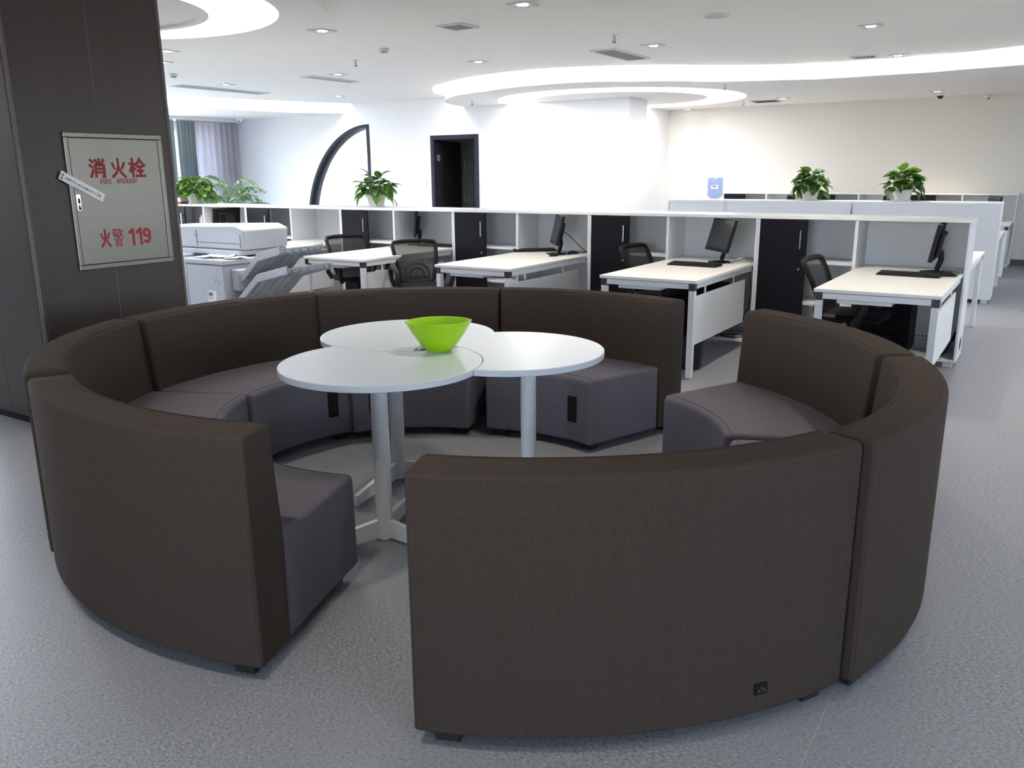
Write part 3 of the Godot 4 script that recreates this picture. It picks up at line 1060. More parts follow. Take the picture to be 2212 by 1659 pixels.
# ---------------------------------------------------------------- round sofa
func sofa(label: String, c: Vector2, d0: float, d1: float, slot: float, inlet: bool) -> void:
	var m := deg_to_rad((d0 + d1) * 0.5)
	var half := deg_to_rad((d1 - d0) * 0.5)
	var o := thing("curved_sofa_segment", label, "sofa", Vector3(c.x + 1.25 * cos(m), 0, c.y + 1.25 * sin(m)), -m, "segments of the round sofa")
	var off := Transform3D(Basis(), Vector3(-1.25, 0, 0))
	var s := st()
	var back := rounded([[1.648, 0.045, 0.012], [1.65, 0.80, 0.022], [1.492, 0.797, 0.026], [1.452, 0.40, 0.0], [1.46, 0.045, 0.01]], 4)
	arc_sweep(s, back, -half, half, 20, 0.010)
	var b := obj("backrest", s, M.brown_fabric, o)
	b.transform = off
	s = st()
	for rr in [1.636, 1.508]:
		tube(s, arc_pts(rr, 0.7982, -half + 0.008, half - 0.008, 24), 0.0013, 6)
	for e in [-1.0, 1.0]:
		var a: float = e * (half - 0.0062)
		var pts := []
		for q in [[1.6485, 0.10], [1.6485, 0.76], [1.64, 0.792], [1.505, 0.790], [1.489, 0.76], [1.456, 0.43]]:
			pts.append(Vector3(q[0] * cos(a), q[1], q[0] * sin(a)))
		tube(s, pts, 0.0011, 5)
	obj("stitching", s, M.brown_thread, b)
	s = st()
	var seat := rounded([[1.448, 0.045, 0.0], [1.448, 0.418, 0.0], [0.905, 0.424, 0.035], [0.90, 0.045, 0.018]], 4)
	arc_sweep(s, seat, -half + 0.001, half - 0.001, 20, 0.018)
	var se := obj("seat", s, M.grey_fabric, o)
	se.transform = off
	s = st()
	tube(s, arc_pts(0.934, 0.4235, -half + 0.02, half - 0.02, 24), 0.0018, 6)
	for e in [-1.0, 1.0]:
		var a: float = e * (half - 0.016)
		tube(s, [Vector3(1.44 * cos(a), 0.4165, 1.44 * sin(a)), Vector3(0.95 * cos(a), 0.4215, 0.95 * sin(a))], 0.0018, 6)
	obj("stitching", s, M.grey_thread, se)
	for e in [-1.0, 1.0]:
		for rr in [1.585, 0.985]:
			var a: float = e * (half - 0.06 / rr * 1.4)
			s = st()
			bx(s, Vector3(rr * cos(a) - 1.25, 0.024, rr * sin(a)), Vector3(0.06, 0.048, 0.07), 0.003, Basis(Vector3.UP, -a))
			obj("foot", s, M.foot_black, o)
	if slot != 0.0:
		var a := slot * (half - 0.15)
		s = st()
		ext(s, rrect(0.062, 0.15, 0.006), -0.006, 0.003, Transform3D(Basis(Vector3.UP, -a - PI / 2), Vector3(0.900 * cos(a) - 1.25, 0.235, 0.900 * sin(a))))
		obj("cable_slot", s, M.hole_black, o).set_meta("label", "black rectangular slot")
	if inlet:
		var a := deg_to_rad(36.5) - m
		var xf := Transform3D(Basis(Vector3.UP, -a + PI / 2), Vector3(1.6495 * cos(a) - 1.25, 0.125, 1.6495 * sin(a)))
		s = st()
		ext(s, rrect(0.042, 0.036, 0.006), -0.004, 0.0035, xf)
		var pi := obj("power_inlet", s, M.black_plastic, o)
		s = st()
		for k in 3:
			bx(s, xf * Vector3(-0.009 + 0.009 * k, 0.004 if k == 1 else -0.003, 0.004), Vector3(0.003, 0.006, 0.003), 0.0, xf.basis)
		obj("pin", s, M.chrome, pi)

func build_sofas() -> void:
	sofa("curved brown sofa segment beside the gap, its end and grey seat facing the camera", Vector2(-2.434, -3.068), 70.6, 115.9, 0.0, false)
	sofa("curved brown sofa segment next to the column, between two joints on the sharpest bend", Vector2(-2.575, -3.127), 114.7, 159.6, 0.0, false)
	sofa("curved brown sofa segment in front of the copier, slot beside its seat joint", Vector2(-2.538, -3.099), 161.2, 207.2, 1.0, false)
	sofa("curved brown sofa segment in the middle of the far side behind the green bowl", Vector2(-2.541, -3.031), 209.2, 253.9, -1.0, false)
	sofa("curved brown sofa segment ending at the far gap in front of the desks", Vector2(-2.341, -3.127), 245.9, 290.3, 1.0, false)
	sofa("curved brown sofa segment at the far gap on the aisle side, seat end showing", Vector2(-1.922, -3.061), 292.9, 336.9, 0.0, false)
	sofa("curved brown sofa segment on the aisle bend with narrow front joint", Vector2(-1.872, -2.987), 335.2, 381.4, 0.0, false)
	sofa("large curved brown sofa segment nearest the camera with small power inlet near its bottom", Vector2(-1.854, -3.087), 25.4, 70.6, 0.0, true)

# ---------------------------------------------------------------- three joined tables and the bowl
func build_tables() -> void:
	var c := [Vector2(-2.352, -2.648), Vector2(-2.022, -3.146), Vector2(-2.660, -3.205)]
	var legs := [Vector2(-2.272, -2.532), Vector2(-1.975, -3.235), Vector2(-2.70, -3.135)]
	var labels := ["white round table top nearest the camera, part of a three table cluster", "white round table top on the aisle side of the cluster", "white round table top at the back of the cluster behind the bowl"]
	var r := 0.432
	for k in 3:
		var o := thing("cluster_table", labels[k], "table", Vector3(legs[k].x, 0, legs[k].y), 0.0, "three joined round tables")
		var p := ellipse(r, r, 96, Vector2(c[k].x, -c[k].y))
		var nxt: int = [2, 0, 1][k]
		var cut := Geometry2D.clip_polygons(p, ellipse(r + 0.003, r + 0.003, 96, Vector2(c[nxt].x, -c[nxt].y)))
		var best: PackedVector2Array = cut[0]
		for q in cut:
			if absf(area2(q)) > absf(area2(best)):
				best = q
		var local := PackedVector2Array()
		for v in best:
			local.append(v - Vector2(legs[k].x, -legs[k].y))
		var s := st()
		ext(s, local, 0.722, 0.75, Transform3D(Basis(Vector3(1, 0, 0), Vector3(0, 0, -1), Vector3(0, 1, 0)), Vector3.ZERO), 0.002)
		obj("table_top", s, M.table_white, o)
		s = st()
		lathe(s, [Vector2(0, 0.004), Vector2(0.036, 0.004), Vector2(0.036, 0.715)], 28)
		lathe(s, [Vector2(0.036, 0.700), Vector2(0.11, 0.706), Vector2(0.11, 0.7215), Vector2(0, 0.7215)], 28)
		obj("leg", s, M.table_metal, o)
		for j in 3:
			var a: float = deg_to_rad([[112.0, 2.0, -112.0], [-8.0, -118.0, 128.0], [-152.0, 79.0, -38.0]][k][j])
			var ln: float = [0.36, 0.36, 0.40][j] if k != 2 else [0.3, 0.42, 0.3][j]
			var d := Vector2(cos(a), sin(a))
			s = st()
			ext(s, PackedVector2Array([Vector2(0.03, 0.012), Vector2(ln, 0.003), Vector2(ln, 0.055), Vector2(0.03, 0.092)]), -0.012, 0.012, Transform3D(Basis(Vector3(d.x, 0, d.y), Vector3.UP, Vector3(-d.y, 0, d.x)), Vector3.ZERO), 0.0015)
			obj("base_bar", s, M.table_metal, o)
	# lime green bowl over the gap in the middle
	var o := thing("bowl", "lime green plastic bowl with two pointed ends on the white tables", "bowl", Vector3(-2.278, 0.751, -2.957), deg_to_rad(39.0))
	var s := st()
	var n := 64
	var outline := func(t: float, f: float) -> Vector2:
		# lens with pointed ends at the rim, rounder towards the foot
		var a := 0.152
		var b := 0.118
		var rad := (a * a + b * b) / (2.0 * b)
		var cs := cos(t)
		var sn := absf(sin(t))
		# distance to the arc from the centre
		var off := rad - b
		var d := -off * sn + sqrt(maxf(rad * rad - off * off * cs * cs, 0.0))
		var oval := 0.05
		var k := lerpf(oval, d, pow(f, 0.72))
		return Vector2(k * cos(t), k * sin(t))
	var rows := 14
	for side in 2:
		smooth(s)
		for i in rows:
			for j in n:
				var q := []
				for e in [[i, j], [i, j + 1], [i + 1, j + 1], [i + 1, j]]:
					var f := float(e[0]) / rows
					var v: Vector2 = outline.call(TAU * e[1] / n, f)
					if side == 1:
						v *= 1.0 - 0.0035 / maxf(v.length(), 0.01)
					q.append(Vector3(v.x, 0.136 * f + (0.003 if side == 1 and i == 0 and e[0] == 0 else 0.0), v.y))
				if side == 0:
					quad(s, q[1], q[0], q[3], q[2])
				else:
					quad(s, q[0], q[1], q[2], q[3])
	flat(s)
	for j in n:
		var a: Vector2 = outline.call(TAU * j / n, 1.0)
		var b: Vector2 = outline.call(TAU * (j + 1) / n, 1.0)
		var ai := a * (1.0 - 0.0035 / a.length())
		var bi := b * (1.0 - 0.0035 / b.length())
		face(s, [Vector3(a.x, 0.136, a.y), Vector3(b.x, 0.136, b.y), Vector3(bi.x, 0.136, bi.y), Vector3(ai.x, 0.136, ai.y)], Vector3.UP)
		var g: Vector2 = outline.call(TAU * j / n, 0.0)
		var h: Vector2 = outline.call(TAU * (j + 1) / n, 0.0)
		face(s, [Vector3(0, 0, 0), Vector3(g.x, 0, g.y), Vector3(h.x, 0, h.y)], Vector3.DOWN)
		face(s, [Vector3(0, 0.003, 0), Vector3(g.x, 0.003, g.y), Vector3(h.x, 0.003, h.y)], Vector3.UP)
	obj("shell", s, M.green_bowl, o)

# ---------------------------------------------------------------- storage units and their tops
# local: x along the row, front at z = 0, depth towards -z
func storage_unit(label: String, at: Vector3, turn: float, w := W, group := "") -> Node3D:
	var o := thing("storage_unit", label, "storage unit", at, turn, group)
	var h := w / 2
	var d := 0.44
	var t := 0.018
	for x in [-h + t / 2 + 0.001, h - t / 2 - 0.001]:
		var s := st()
		bx(s, Vector3(x, 0.59, -d / 2), Vector3(t, 1.09, d), 0.0012)
		obj("side_panel", s, M.white_laminate, o)
	var s := st()
	bb(s, Vector3(-h + t, 0.047, -d + 0.004), Vector3(h - t, 1.134, -d + 0.022))
	obj("back_panel", s, M.white_laminate, o)
	s = st()
	bb(s, Vector3(-h + t, 0.047, -d + 0.022), Vector3(h - t, 0.067, -0.002), 0.001)
	obj("bottom_board", s, M.white_laminate, o)
	for x in [-h + 0.06, h - 0.06]:
		for z in [-0.06, -d + 0.06]:
			s = st()
			bb(s, Vector3(x - 0.035, 0.0, z - 0.03), Vector3(x + 0.035, 0.046, z + 0.03), 0.002)
			obj("foot", s, M.white_laminate, o)
	if w < 1.0:
		return o
	var x0 := -h
	s = st()
	bx(s, Vector3(x0 + 0.803, 0.60, -d / 2 + 0.01), Vector3(0.026, 1.066, d - 0.024), 0.0012)
	obj("divider", s, M.white_laminate, o)
	for y in [0.775, 0.425]:
		s = st()
		bb(s, Vector3(x0 + t, y - 0.011, -d + 0.022), Vector3(x0 + 0.789, y + 0.011, -0.03), 0.001)
		obj("shelf", s, M.white_laminate, o)
	s = st()
	bb(s, Vector3(x0 + 0.021, 0.05, -0.018), Vector3(x0 + 0.417, 1.129, 0.0), 0.0012)
	var dr := obj("door", s, M.black_laminate, o)
	s = st()
	bb(s, Vector3(x0 + 0.361, 0.890, 0.016), Vector3(x0 + 0.373, 1.045, 0.026), 0.002)
	for y in [0.91, 1.025]:
		bb(s, Vector3(x0 + 0.363, y - 0.005, 0.0), Vector3(x0 + 0.371, y + 0.005, 0.017))
	obj("handle", s, M.chrome, dr)
	s = st()
	lathe(s, [Vector2(0, 0), Vector2(0.011, 0), Vector2(0.011, 0.006), Vector2(0, 0.006)], 14, Transform3D(Basis(Vector3(1, 0, 0), PI / 2), Vector3(x0 + 0.366, 0.72, 0)))
	obj("lock", s, M.chrome, dr)
	return o

func row_top(label: String, x0: float, x1: float, z0: float, z1: float) -> void:
	var o := thing("storage_row_top", label, "top board", Vector3((x0 + x1) / 2, 1.135, (z0 + z1) / 2))
	var s := st()
	bb(s, Vector3(-(x1 - x0) / 2, 0.0, -absf(z1 - z0) / 2), Vector3((x1 - x0) / 2, 0.026, absf(z1 - z0) / 2), 0.0015)
	obj("board", s, M.white_top, o)

func build_storage() -> void:
	var lab := {1: "white storage unit with black door at the aisle end of the front row", 0: "white storage unit with black door behind the desk with tilted front facing monitor", -1: "white storage unit with black door below the blank white wall, third from the aisle", -2: "white storage unit with black door below the dark doorway, fourth from the aisle", -3: "white storage unit with black door below the potted plant by the arch", -4: "white storage unit with black door behind the copier, farthest from the aisle"}
	for n in [1, 0, -1, -2, -3, -4]:
		var u := storage_unit(lab[n], Vector3(X3 + (n - 0.5) * W, 0, ZC), 0.0, W, "storage units of the front row")
		if n in [1, 0]:
			# socket strip low on the back panel of the desk bay
			var s := st()
			bb(s, Vector3(0.05, 0.10, -0.418), Vector3(W / 2 - 0.02, 0.25, -0.40), 0.002)
			var strip := obj("cable_trunking", s, M.white_laminate, u)
			s = st()
			bb(s, Vector3(W / 2 - 0.38, 0.115, -0.40), Vector3(W / 2 - 0.22, 0.205, -0.394), 0.002)
			obj("socket_plate", s, M.white_top, strip)
			s = st()
			for i in 5:
				bb(s, Vector3(W / 2 - 0.36 + 0.028 * i, 0.168, -0.396), Vector3(W / 2 - 0.349 + 0.028 * i, 0.178, -0.392))
				bb(s, Vector3(W / 2 - 0.36 + 0.028 * i, 0.135, -0.396), Vector3(W / 2 - 0.353 + 0.028 * i, 0.143, -0.392))
			obj("socket_hole", s, M.hole_black, strip)
		if n == 1:
			var s := st()
			for i in 2:
				bx(s, Vector3(W / 2, 0.16 + 0.012 * i, -0.2 - 0.06 * i), Vector3(0.004, 0.085, 0.032), 0.001)
			obj("cable_port", s, M.hole_black, u)
	row_top("long white top board over the front row of storage units", X3 - 5 * W, X3 + W + 0.002, ZC + 0.006, ZC - 0.452)
	# second row, seen from behind
	var lab2 := ["white back of a storage unit in second row, at the aisle end", "white back of a storage unit in second row, in the middle below a plant", "narrow white back panel of second row next to the white pillar wall"]
	var xs := [[-2.127, -0.518], [-3.745, -2.143], [-4.555, -3.75]]
	for k in 3:
		var w: float = xs[k][1] - xs[k][0]
		storage_unit(lab2[k], Vector3((xs[k][0] + xs[k][1]) / 2, 0, -11.2 - 0.44), PI, w, "storage units of the second row")
	row_top("white top board over the second row carrying two leafy plants", -4.557, -2.141, -11.195, -11.645)
	row_top("white top board at the aisle end of the second row", -2.129, -0.516, -11.195, -11.645)
	# third row against the far wall
	var lab3 := ["white storage unit with black door against far wall, at the aisle end", "white storage unit with black door against far wall, in the middle", "white storage unit with black door against far wall beside the water bottle"]
	for k in 3:
		storage_unit(lab3[k], Vector3(-0.516 - 1.582 * (k + 0.5), 0, -15.6), 0.0, 1.58, "storage units along the far wall")
	row_top("white top board over the storage units along the far wall", -5.262, -0.514, -15.594, -16.052)

# ---------------------------------------------------------------- desks
# local: x across the desk, free end at z = 0, running back towards -z
func desk(label: String, at: Vector3, turn: float, length: float, group: String) -> Node3D:
	var o := thing("desk", label, "desk", at, turn, group)
	var w := 0.787
	var h := w / 2
	var s := st()
	bb(s, Vector3(-h, 0.726, -length), Vector3(h, 0.75, 0), 0.002)
	obj("desktop", s, M.white_top, o)
	s = st()
	bb(s, Vector3(-h + 0.055, 0.682, -0.045), Vector3(h - 0.055, 0.722, -0.012), 0.002)
	for x in [-h + 0.012, h - 0.045]:
		bb(s, Vector3(x, 0.682, -1.40), Vector3(x + 0.033, 0.722, -0.058), 0.002)
	obj("rail", s, M.white_metal, o)
	for x in [-h + 0.033, h - 0.033]:
		s = st()
		bx(s, Vector3(x, 0.698, -0.033), Vector3(0.05, 0.054, 0.05), 0.004)
		obj("corner_connector", s, M.connector, o)
		s = st()
		bx(s, Vector3(x, 0.3375, -0.033), Vector3(0.046, 0.667, 0.046), 0.003)
		bx(s, Vector3(x, 0.002, -0.033), Vector3(0.03, 0.004, 0.03))
		obj("leg", s, M.white_metal, o)
	s = st()
	bb(s, Vector3(h - 0.040, 0.25, -1.28), Vector3(h - 0.024, 0.622, -0.075), 0.0015)
	var mp := obj("modesty_panel", s, M.white_laminate, o)
	s = st()
	for z in [-0.3, -0.98]:
		bb(s, Vector3(h - 0.036, 0.615, z - 0.012), Vector3(h - 0.028, 0.685, z + 0.012))
	obj("spacer", s, M.white_metal, mp)
	s = st()
	bb(s, Vector3(-h + 0.15, 0.655, -0.40), Vector3(0.10, 0.680, -0.03), 0.002)
	obj("pencil_tray", s, M.white_laminate, o)
	return o

func build_desks() -> void:
	var lab := {1: "white desk at the aisle end with keyboard, mouse and side-on monitor", 0: "white desk with keyboard and black monitor turned towards the camera", -1: "white desk with tangled cables beside its slim monitor", -2: "white desk with mesh chair pulled out in front of it", -3: "white desk partly hidden by the copier trays", -4: "white desk behind the copier with the monitor seen from the back"}
	for n in [1, 0, -1, -2, -3, -4]:
		desk(lab[n], Vector3(X3 + n * W - 0.4145, 0, -5.913), 0.0, 1.80, "desks of the front row")
	desk("white desk behind the front storage row at the aisle end", Vector3(X3 + W - 0.41, 0, -9.47), PI, 1.69, "desks behind the storage rows")
	desk("white desk behind the second storage row at the aisle end", Vector3(-0.92, 0, -13.0), PI, 1.34, "desks behind the storage rows")
	for k in 3:
		desk(["white desk in front of the far storage unit nearest the aisle", "white desk in front of the middle far storage unit", "white desk in front of the far storage unit by the water bottle"][k], Vector3(-0.516 - 1.582 * k - 0.4105, 0, -14.2), 0.0, 1.81, "desks of the far row")
	# black cupboard standing under the aisle desk and its neighbour
	var lp := ["black pedestal cabinet under the aisle end desk beside the socket strip", "black pedestal cabinet under the desk with the camera facing monitor"]
	for k in 2:
		var o := thing("pedestal_cabinet", lp[k], "cabinet", Vector3([-1.06, -2.67][k], 0.066, -7.48), 0.0, "black pedestals under the desks")
		var s := st()
		bb(s, Vector3(-0.19, 0.03, -0.2), Vector3(0.19, 0.46, 0.19), 0.004)
		obj("body", s, M.black_laminate, o)
		for j in 3:
			s = st()
			bb(s, Vector3(-0.185, 0.04 + 0.14 * j, 0.19), Vector3(0.185, 0.172 + 0.14 * j, 0.204), 0.002)
			var dr := obj("drawer", s, M.black_laminate, o)
			s = st()
			bb(s, Vector3(-0.05, 0.145 + 0.14 * j, 0.204), Vector3(0.05, 0.155 + 0.14 * j, 0.214), 0.002)
			obj("handle", s, M.dark_grey_plastic, dr)
		for x in [-0.16, 0.16]:
			for z in [-0.16, 0.16]:
				s = st()
				lathe(s, [Vector2(0, 0), Vector2(0.015, 0), Vector2(0.015, 0.03), Vector2(0, 0.03)], 10, Transform3D(Basis(), Vector3(x, 0, z)))
				obj("foot", s, M.foot_black, o)
	# waste bin
	var wb := thing("waste_bin", "black wire waste bin on the floor beside the desk leg", "bin", Vector3(-2.34, 0, -6.30))
	var s := st()
	lathe(s, [Vector2(0, 0.0), Vector2(0.095, 0.0), Vector2(0.10, 0.01), Vector2(0.125, 0.27), Vector2(0.119, 0.27), Vector2(0.094, 0.012), Vector2(0, 0.012)], 28)
	obj("body", s, M.dark_grey_plastic, wb)
	s = st()
	tube(s, arc_pts(0.123, 0.272, 0, TAU, 32), 0.005, 6, false)
	obj("rim", s, M.black_plastic, wb)

# ---------------------------------------------------------------- chairs (facing local +x)
func build_chairs() -> void:
	var spots := [
		[Vector3(-5.14, 0, -6.43), -38.5, "black mesh office chair turned towards the camera between two desks"],
		[Vector3(-6.22, 0, -6.70), -24.0, "black mesh office chair half hidden behind the second desk from the copier"],
		[Vector3(-2.90, 0, -7.08), -6.0, "black mesh office chair behind the desk with camera facing monitor"],
		[Vector3(-1.22, 0, -6.70), -4.0, "black mesh office chair at the aisle end desk with one arm showing below"],
	]
	var first: Node3D
	for q in spots:
		if first == null:
			first = chair(q[2])
			first.position = q[0]
			first.rotation.y = deg_to_rad(q[1])
		else:
			dup(first, q[0], deg_to_rad(q[1]), q[2])

func chair(label: String) -> Node3D:
	var o := thing("office_chair", label, "chair", Vector3.ZERO, 0.0, "black mesh office chairs")
	var s := st()
	var p := rrect(0.46, 0.47, 0.09, 6)
	ext(s, p, 0.435, 0.49, Transform3D(Basis(Vector3(1, 0, 0), Vector3(0, 0, -1), Vector3(0, 1, 0)), Vector3(0.03, 0, 0)), 0.02, true)
	obj("seat", s, M.black_plastic, o)
	# back frame: a bent loop, narrower at the bottom, leaning away
	var at := func(u: float, y: float) -> Vector3:
		var f := (y - 0.46) / 0.42
		return Vector3(-0.19 - 0.15 * f + 0.03 * sin(f * PI) - 0.25 * u * u * 0.4 + 0.02, y, u)
	var loop := []
	for q in [[-0.165, 0.50], [-0.19, 0.62], [-0.21, 0.74], [-0.222, 0.835], [-0.205, 0.868], [-0.12, 0.878], [0.0, 0.880], [0.12, 0.878], [0.205, 0.868], [0.222, 0.835], [0.21, 0.74], [0.19, 0.62], [0.165, 0.50], [0.08, 0.485], [-0.08, 0.485], [-0.165, 0.50]]:
		loop.append(at.call(q[0], q[1]))
	s = st()
	tube(s, loop, 0.021, 8, false)
	obj("back_frame", s, M.black_plastic, o)
	s = st()
	smooth(s)
	for i in 8:
		for j in 8:
			var q := []
			for e in [[i, j], [i + 1, j], [i + 1, j + 1], [i, j + 1]]:
				var y := lerpf(0.495, 0.872, e[1] / 8.0)
				var hw := lerpf(0.163, 0.218, clampf((y - 0.5) / 0.33, 0, 1))
				q.append(at.call(lerpf(-hw, hw, e[0] / 8.0), y))
			quad(s, q[0], q[1], q[2], q[3])
	obj("back_mesh", s, M.chair_mesh, o)
	# arched lumbar support behind the mesh
	s = st()
	for e in [[0.125, 0.66], [0.07, 0.615]]:
		var arch := []
		for k in 13:
			var t := PI * k / 12.0
			var u: float = e[0] * cos(t)
			var y: float = 0.53 + (e[1] - 0.53) * pow(sin(t), 0.6)
			var v: Vector3 = at.call(u, y)
			arch.append(v + Vector3(-0.022, 0, 0))
		tube(s, arch, 0.011, 6)
	var lb: Vector3 = at.call(0.0, 0.5)
	bx(s, lb + Vector3(-0.02, 0.01, 0), Vector3(0.022, 0.06, 0.27), 0.006)
	obj("lumbar_support", s, M.black_plastic, o)
	s = st()
	var sp := []
	for q in [[-0.2, 0.54], [-0.23, 0.48], [-0.2, 0.42], [-0.05, 0.41]]:
		sp.append(Vector3(q[0], q[1], 0))
	tube(s, sp, 0.022, 8)
	obj("back_bracket", s, M.black_plastic, o)
	for e in [-1.0, 1.0]:
		s = st()
		var path := []
		for q in [[-0.17, 0.45, 0.225], [-0.18, 0.52, 0.265], [-0.16, 0.60, 0.275], [-0.10, 0.645, 0.28], [0.0, 0.655, 0.28], [0.10, 0.65, 0.28], [0.16, 0.62, 0.275], [0.17, 0.56, 0.27], [0.13, 0.48, 0.255], [0.08, 0.43, 0.22]]:
			path.append(Vector3(q[0], q[1], q[2] * e))
		tube(s, path, 0.025, 8)
		obj("armrest", s, M.dark_grey_plastic, o)
	s = st()
	lathe(s, [Vector2(0, 0.10), Vector2(0.028, 0.10), Vector2(0.028, 0.30), Vector2(0.02, 0.30), Vector2(0.02, 0.42), Vector2(0.09, 0.425), Vector2(0.09, 0.436)], 16)
	obj("gas_lift", s, M.black_plastic, o)
	for k in 5:
		var a := TAU * k / 5 + 0.3
		var d := Vector3(cos(a), 0, sin(a))
		s = st()
		tube(s, [Vector3(0, 0.11, 0) + d * 0.02, Vector3(0, 0.10, 0) + d * 0.15, Vector3(0, 0.075, 0) + d * 0.29], 0.018, 8)
		var lg := obj("base_arm", s, M.black_plastic, o)
		s = st()
		lathe(s, [Vector2(0, -0.022), Vector2(0.026, -0.022), Vector2(0.028, 0.0), Vector2(0.026, 0.022), Vector2(0, 0.022)], 14, Transform3D(Basis(d.cross(Vector3.UP), d, Vector3.UP).orthonormalized(), d * 0.29 + Vector3(0, 0.028, 0)))
		obj("caster", s, M.black_plastic, lg)
	return o

# ---------------------------------------------------------------- copier
func build_copier() -> void:
	var o := thing("copier", "white office copier with two grey output trays beside the brown column", "copier", Vector3(-6.9, 0, -5.5))
	var b := Vector3(-6.9, 0, -5.5)
	var s := st()
	# main body, mostly behind the column
	bb(s, Vector3(-7.86, 0.07, -5.86) - b, Vector3(-7.02, 0.80, -5.16) - b, 0.012)
	obj("body", s, M.printer_white, o)
	s = st()
	for i in 14:
		bb(s, Vector3(-7.02, 0.52 + 0.014 * i, -5.30) - b, Vector3(-7.016, 0.527 + 0.014 * i, -5.18) - b)
	obj("vent_slot", s, M.dark_grey_plastic, o)
	s = st()
	for x in [-7.78, -7.1]:
		for z in [-5.8, -5.22]:
			lathe(s, [Vector2(0, 0), Vector2(0.03, 0), Vector2(0.03, 0.07), Vector2(0, 0.07)], 12, Transform3D(Basis(), Vector3(x, 0, z) - b))
	for z in [-5.5, -5.08]:
		lathe(s, [Vector2(0, 0), Vector2(0.025, 0), Vector2(0.025, 0.05), Vector2(0, 0.05)], 12, Transform3D(Basis(), Vector3(-6.4, 0, z) - b))
	obj("caster", s, M.black_plastic, o)
	# scanner lid with sloping shoulder
	s = st()
	bb(s, Vector3(-7.7, 0.80, -5.84) - b, Vector3(-6.35, 0.845, -5.26) - b, 0.006)
	obj("scanner_bed", s, M.printer_white, o)
	s = st()
	ext(s, rounded([[-7.7, 0.85, 0.02], [-6.335, 0.85, 0.01], [-6.31, 1.035, 0.02], [-6.43, 1.075, 0.02], [-7.35, 1.05, 0.05], [-7.7, 1.04, 0.02]], 4), -0.55, 0.0, Transform3D(Basis(), Vector3(0, 0, -5.29) - b), 0.012)
	var lid := obj("scanner_lid", s, M.printer_white, o)
	s = st()
	for q in [[-6.99, 0.868, -6.985, 1.02], [-6.985, 0.905, -6.36, 0.909], [-6.365, 0.868, -6.36, 0.99], [-7.02, 0.97, -6.985, 0.974]]:
		bb(s, Vector3(q[0], q[1], -5.292) - b, Vector3(q[2], q[3], -5.288) - b)
	obj("panel_line", s, M.dark_grey_plastic, lid)
	s = st()
	bb(s, Vector3(-6.80, 1.055, -5.60) - b, Vector3(-6.68, 1.075, -5.52) - b, 0.003)
	obj("lid_latch", s, M.printer_grey, lid)
	# finisher tower
	s = st()
	bb(s, Vector3(-6.80, 0.05, -5.60) - b, Vector3(-6.275, 0.735, -5.0) - b, 0.012)
	var fin := obj("finisher", s, M.printer_white, o)
	s = st()
	bb(s, Vector3(-6.86, 0.739, -5.60) - b, Vector3(-6.262, 0.785, -4.992) - b, 0.008)
	obj("finisher_cover", s, M.printer_white, fin)
	s = st()
	lathe(s, [Vector2(0, 0.0), Vector2(0.036, 0.0), Vector2(0.036, 0.003), Vector2(0.031, 0.004), Vector2(0.02, 0.001), Vector2(0.0, 0.0005)], 24, Transform3D(Basis(Vector3(1, 0, 0), PI / 2), Vector3(-6.385, 0.585, -5.0) - b))
	obj("round_grip", s, M.printer_grey, fin)
	s = st()
	bb(s, Vector3(-6.52, 0.36, -5.0) - b, Vector3(-6.40, 0.50, -4.9985) - b)
	var lab := obj("rating_label", s, M.paper, fin)
	s = st()
	for i in 14:
		bb(s, Vector3(-6.51 + 0.0043 * i, 0.452, -4.9985) - b, Vector3(-6.51 + 0.0043 * i + [0.0012, 0.0022, 0.003][i % 3], 0.485, -4.998) - b)
	for i in 3:
		bb(s, Vector3(-6.51, 0.44 - 0.008 * i, -4.9985) - b, Vector3(-6.455, 0.443 - 0.008 * i, -4.998) - b)
	obj("bar_code", s, M.dark_print, lab)
	# bracket by the trays and dark mechanism behind them
	s = st()
	bb(s, Vector3(-6.275, 0.50, -5.28) - b, Vector3(-6.19, 0.70, -5.08) - b, 0.012)
	obj("tray_bracket", s, M.printer_white, fin)
	s = st()
	bb(s, Vector3(-6.275, 0.46, -5.58) - b, Vector3(-6.24, 0.72, -5.29) - b)
	obj("exit_slot", s, M.printer_grey, fin)
	s = st()
	for q in [[0.51, 0.535], [0.60, 0.612], [0.665, 0.70]]:
		bb(s, Vector3(-6.24, q[0], -5.57) - b, Vector3(-6.232, q[1], -5.30) - b)
	obj("exit_roller", s, M.dark_grey_plastic, fin)
	for k in 2:
		# each tray: a bent shell rising steeply away from the tower, ribbed underneath
		var y0: float = [0.625, 0.40][k]
		var x1: float = [-5.66, -5.50][k]
		var z0: float = [-5.64, -5.58][k]
		var z1: float = [-5.12, -5.04][k]
		var y1: float = [0.880, 0.725][k]
		var xm := lerpf(-6.16, x1, 0.42)
		var ym := lerpf(y0, y1, 0.72)
		var strip := func(up0: float, up1: float) -> PackedVector2Array:
			var q := PackedVector2Array()
			for v in [[-6.235, y0 - 0.03 + up0], [-6.16, y0 + up0], [xm, ym + up0], [x1, y1 + up0], [x1, y1 + up1], [xm, ym + up1], [-6.16, y0 + up1], [-6.235, y0 - 0.03 + up1]]:
				q.append(Vector2(v[0] - b.x, v[1]))
			return q
		s = st()
		ext(s, strip.call(0.012, 0.024), z0 - b.z, z1 - b.z)
		var tr := obj("output_tray", s, M.printer_grey, fin)
		tr.set_meta("label", ["upper grey output tray", "lower grey output tray"][k])
		for z in [z0, z1]:
			s = st()
			ext(s, strip.call(-0.026, 0.045), z - 0.012 - b.z, z + 0.002 - b.z, Transform3D(), 0.003)
			obj("tray_rim", s, M.printer_white, tr)
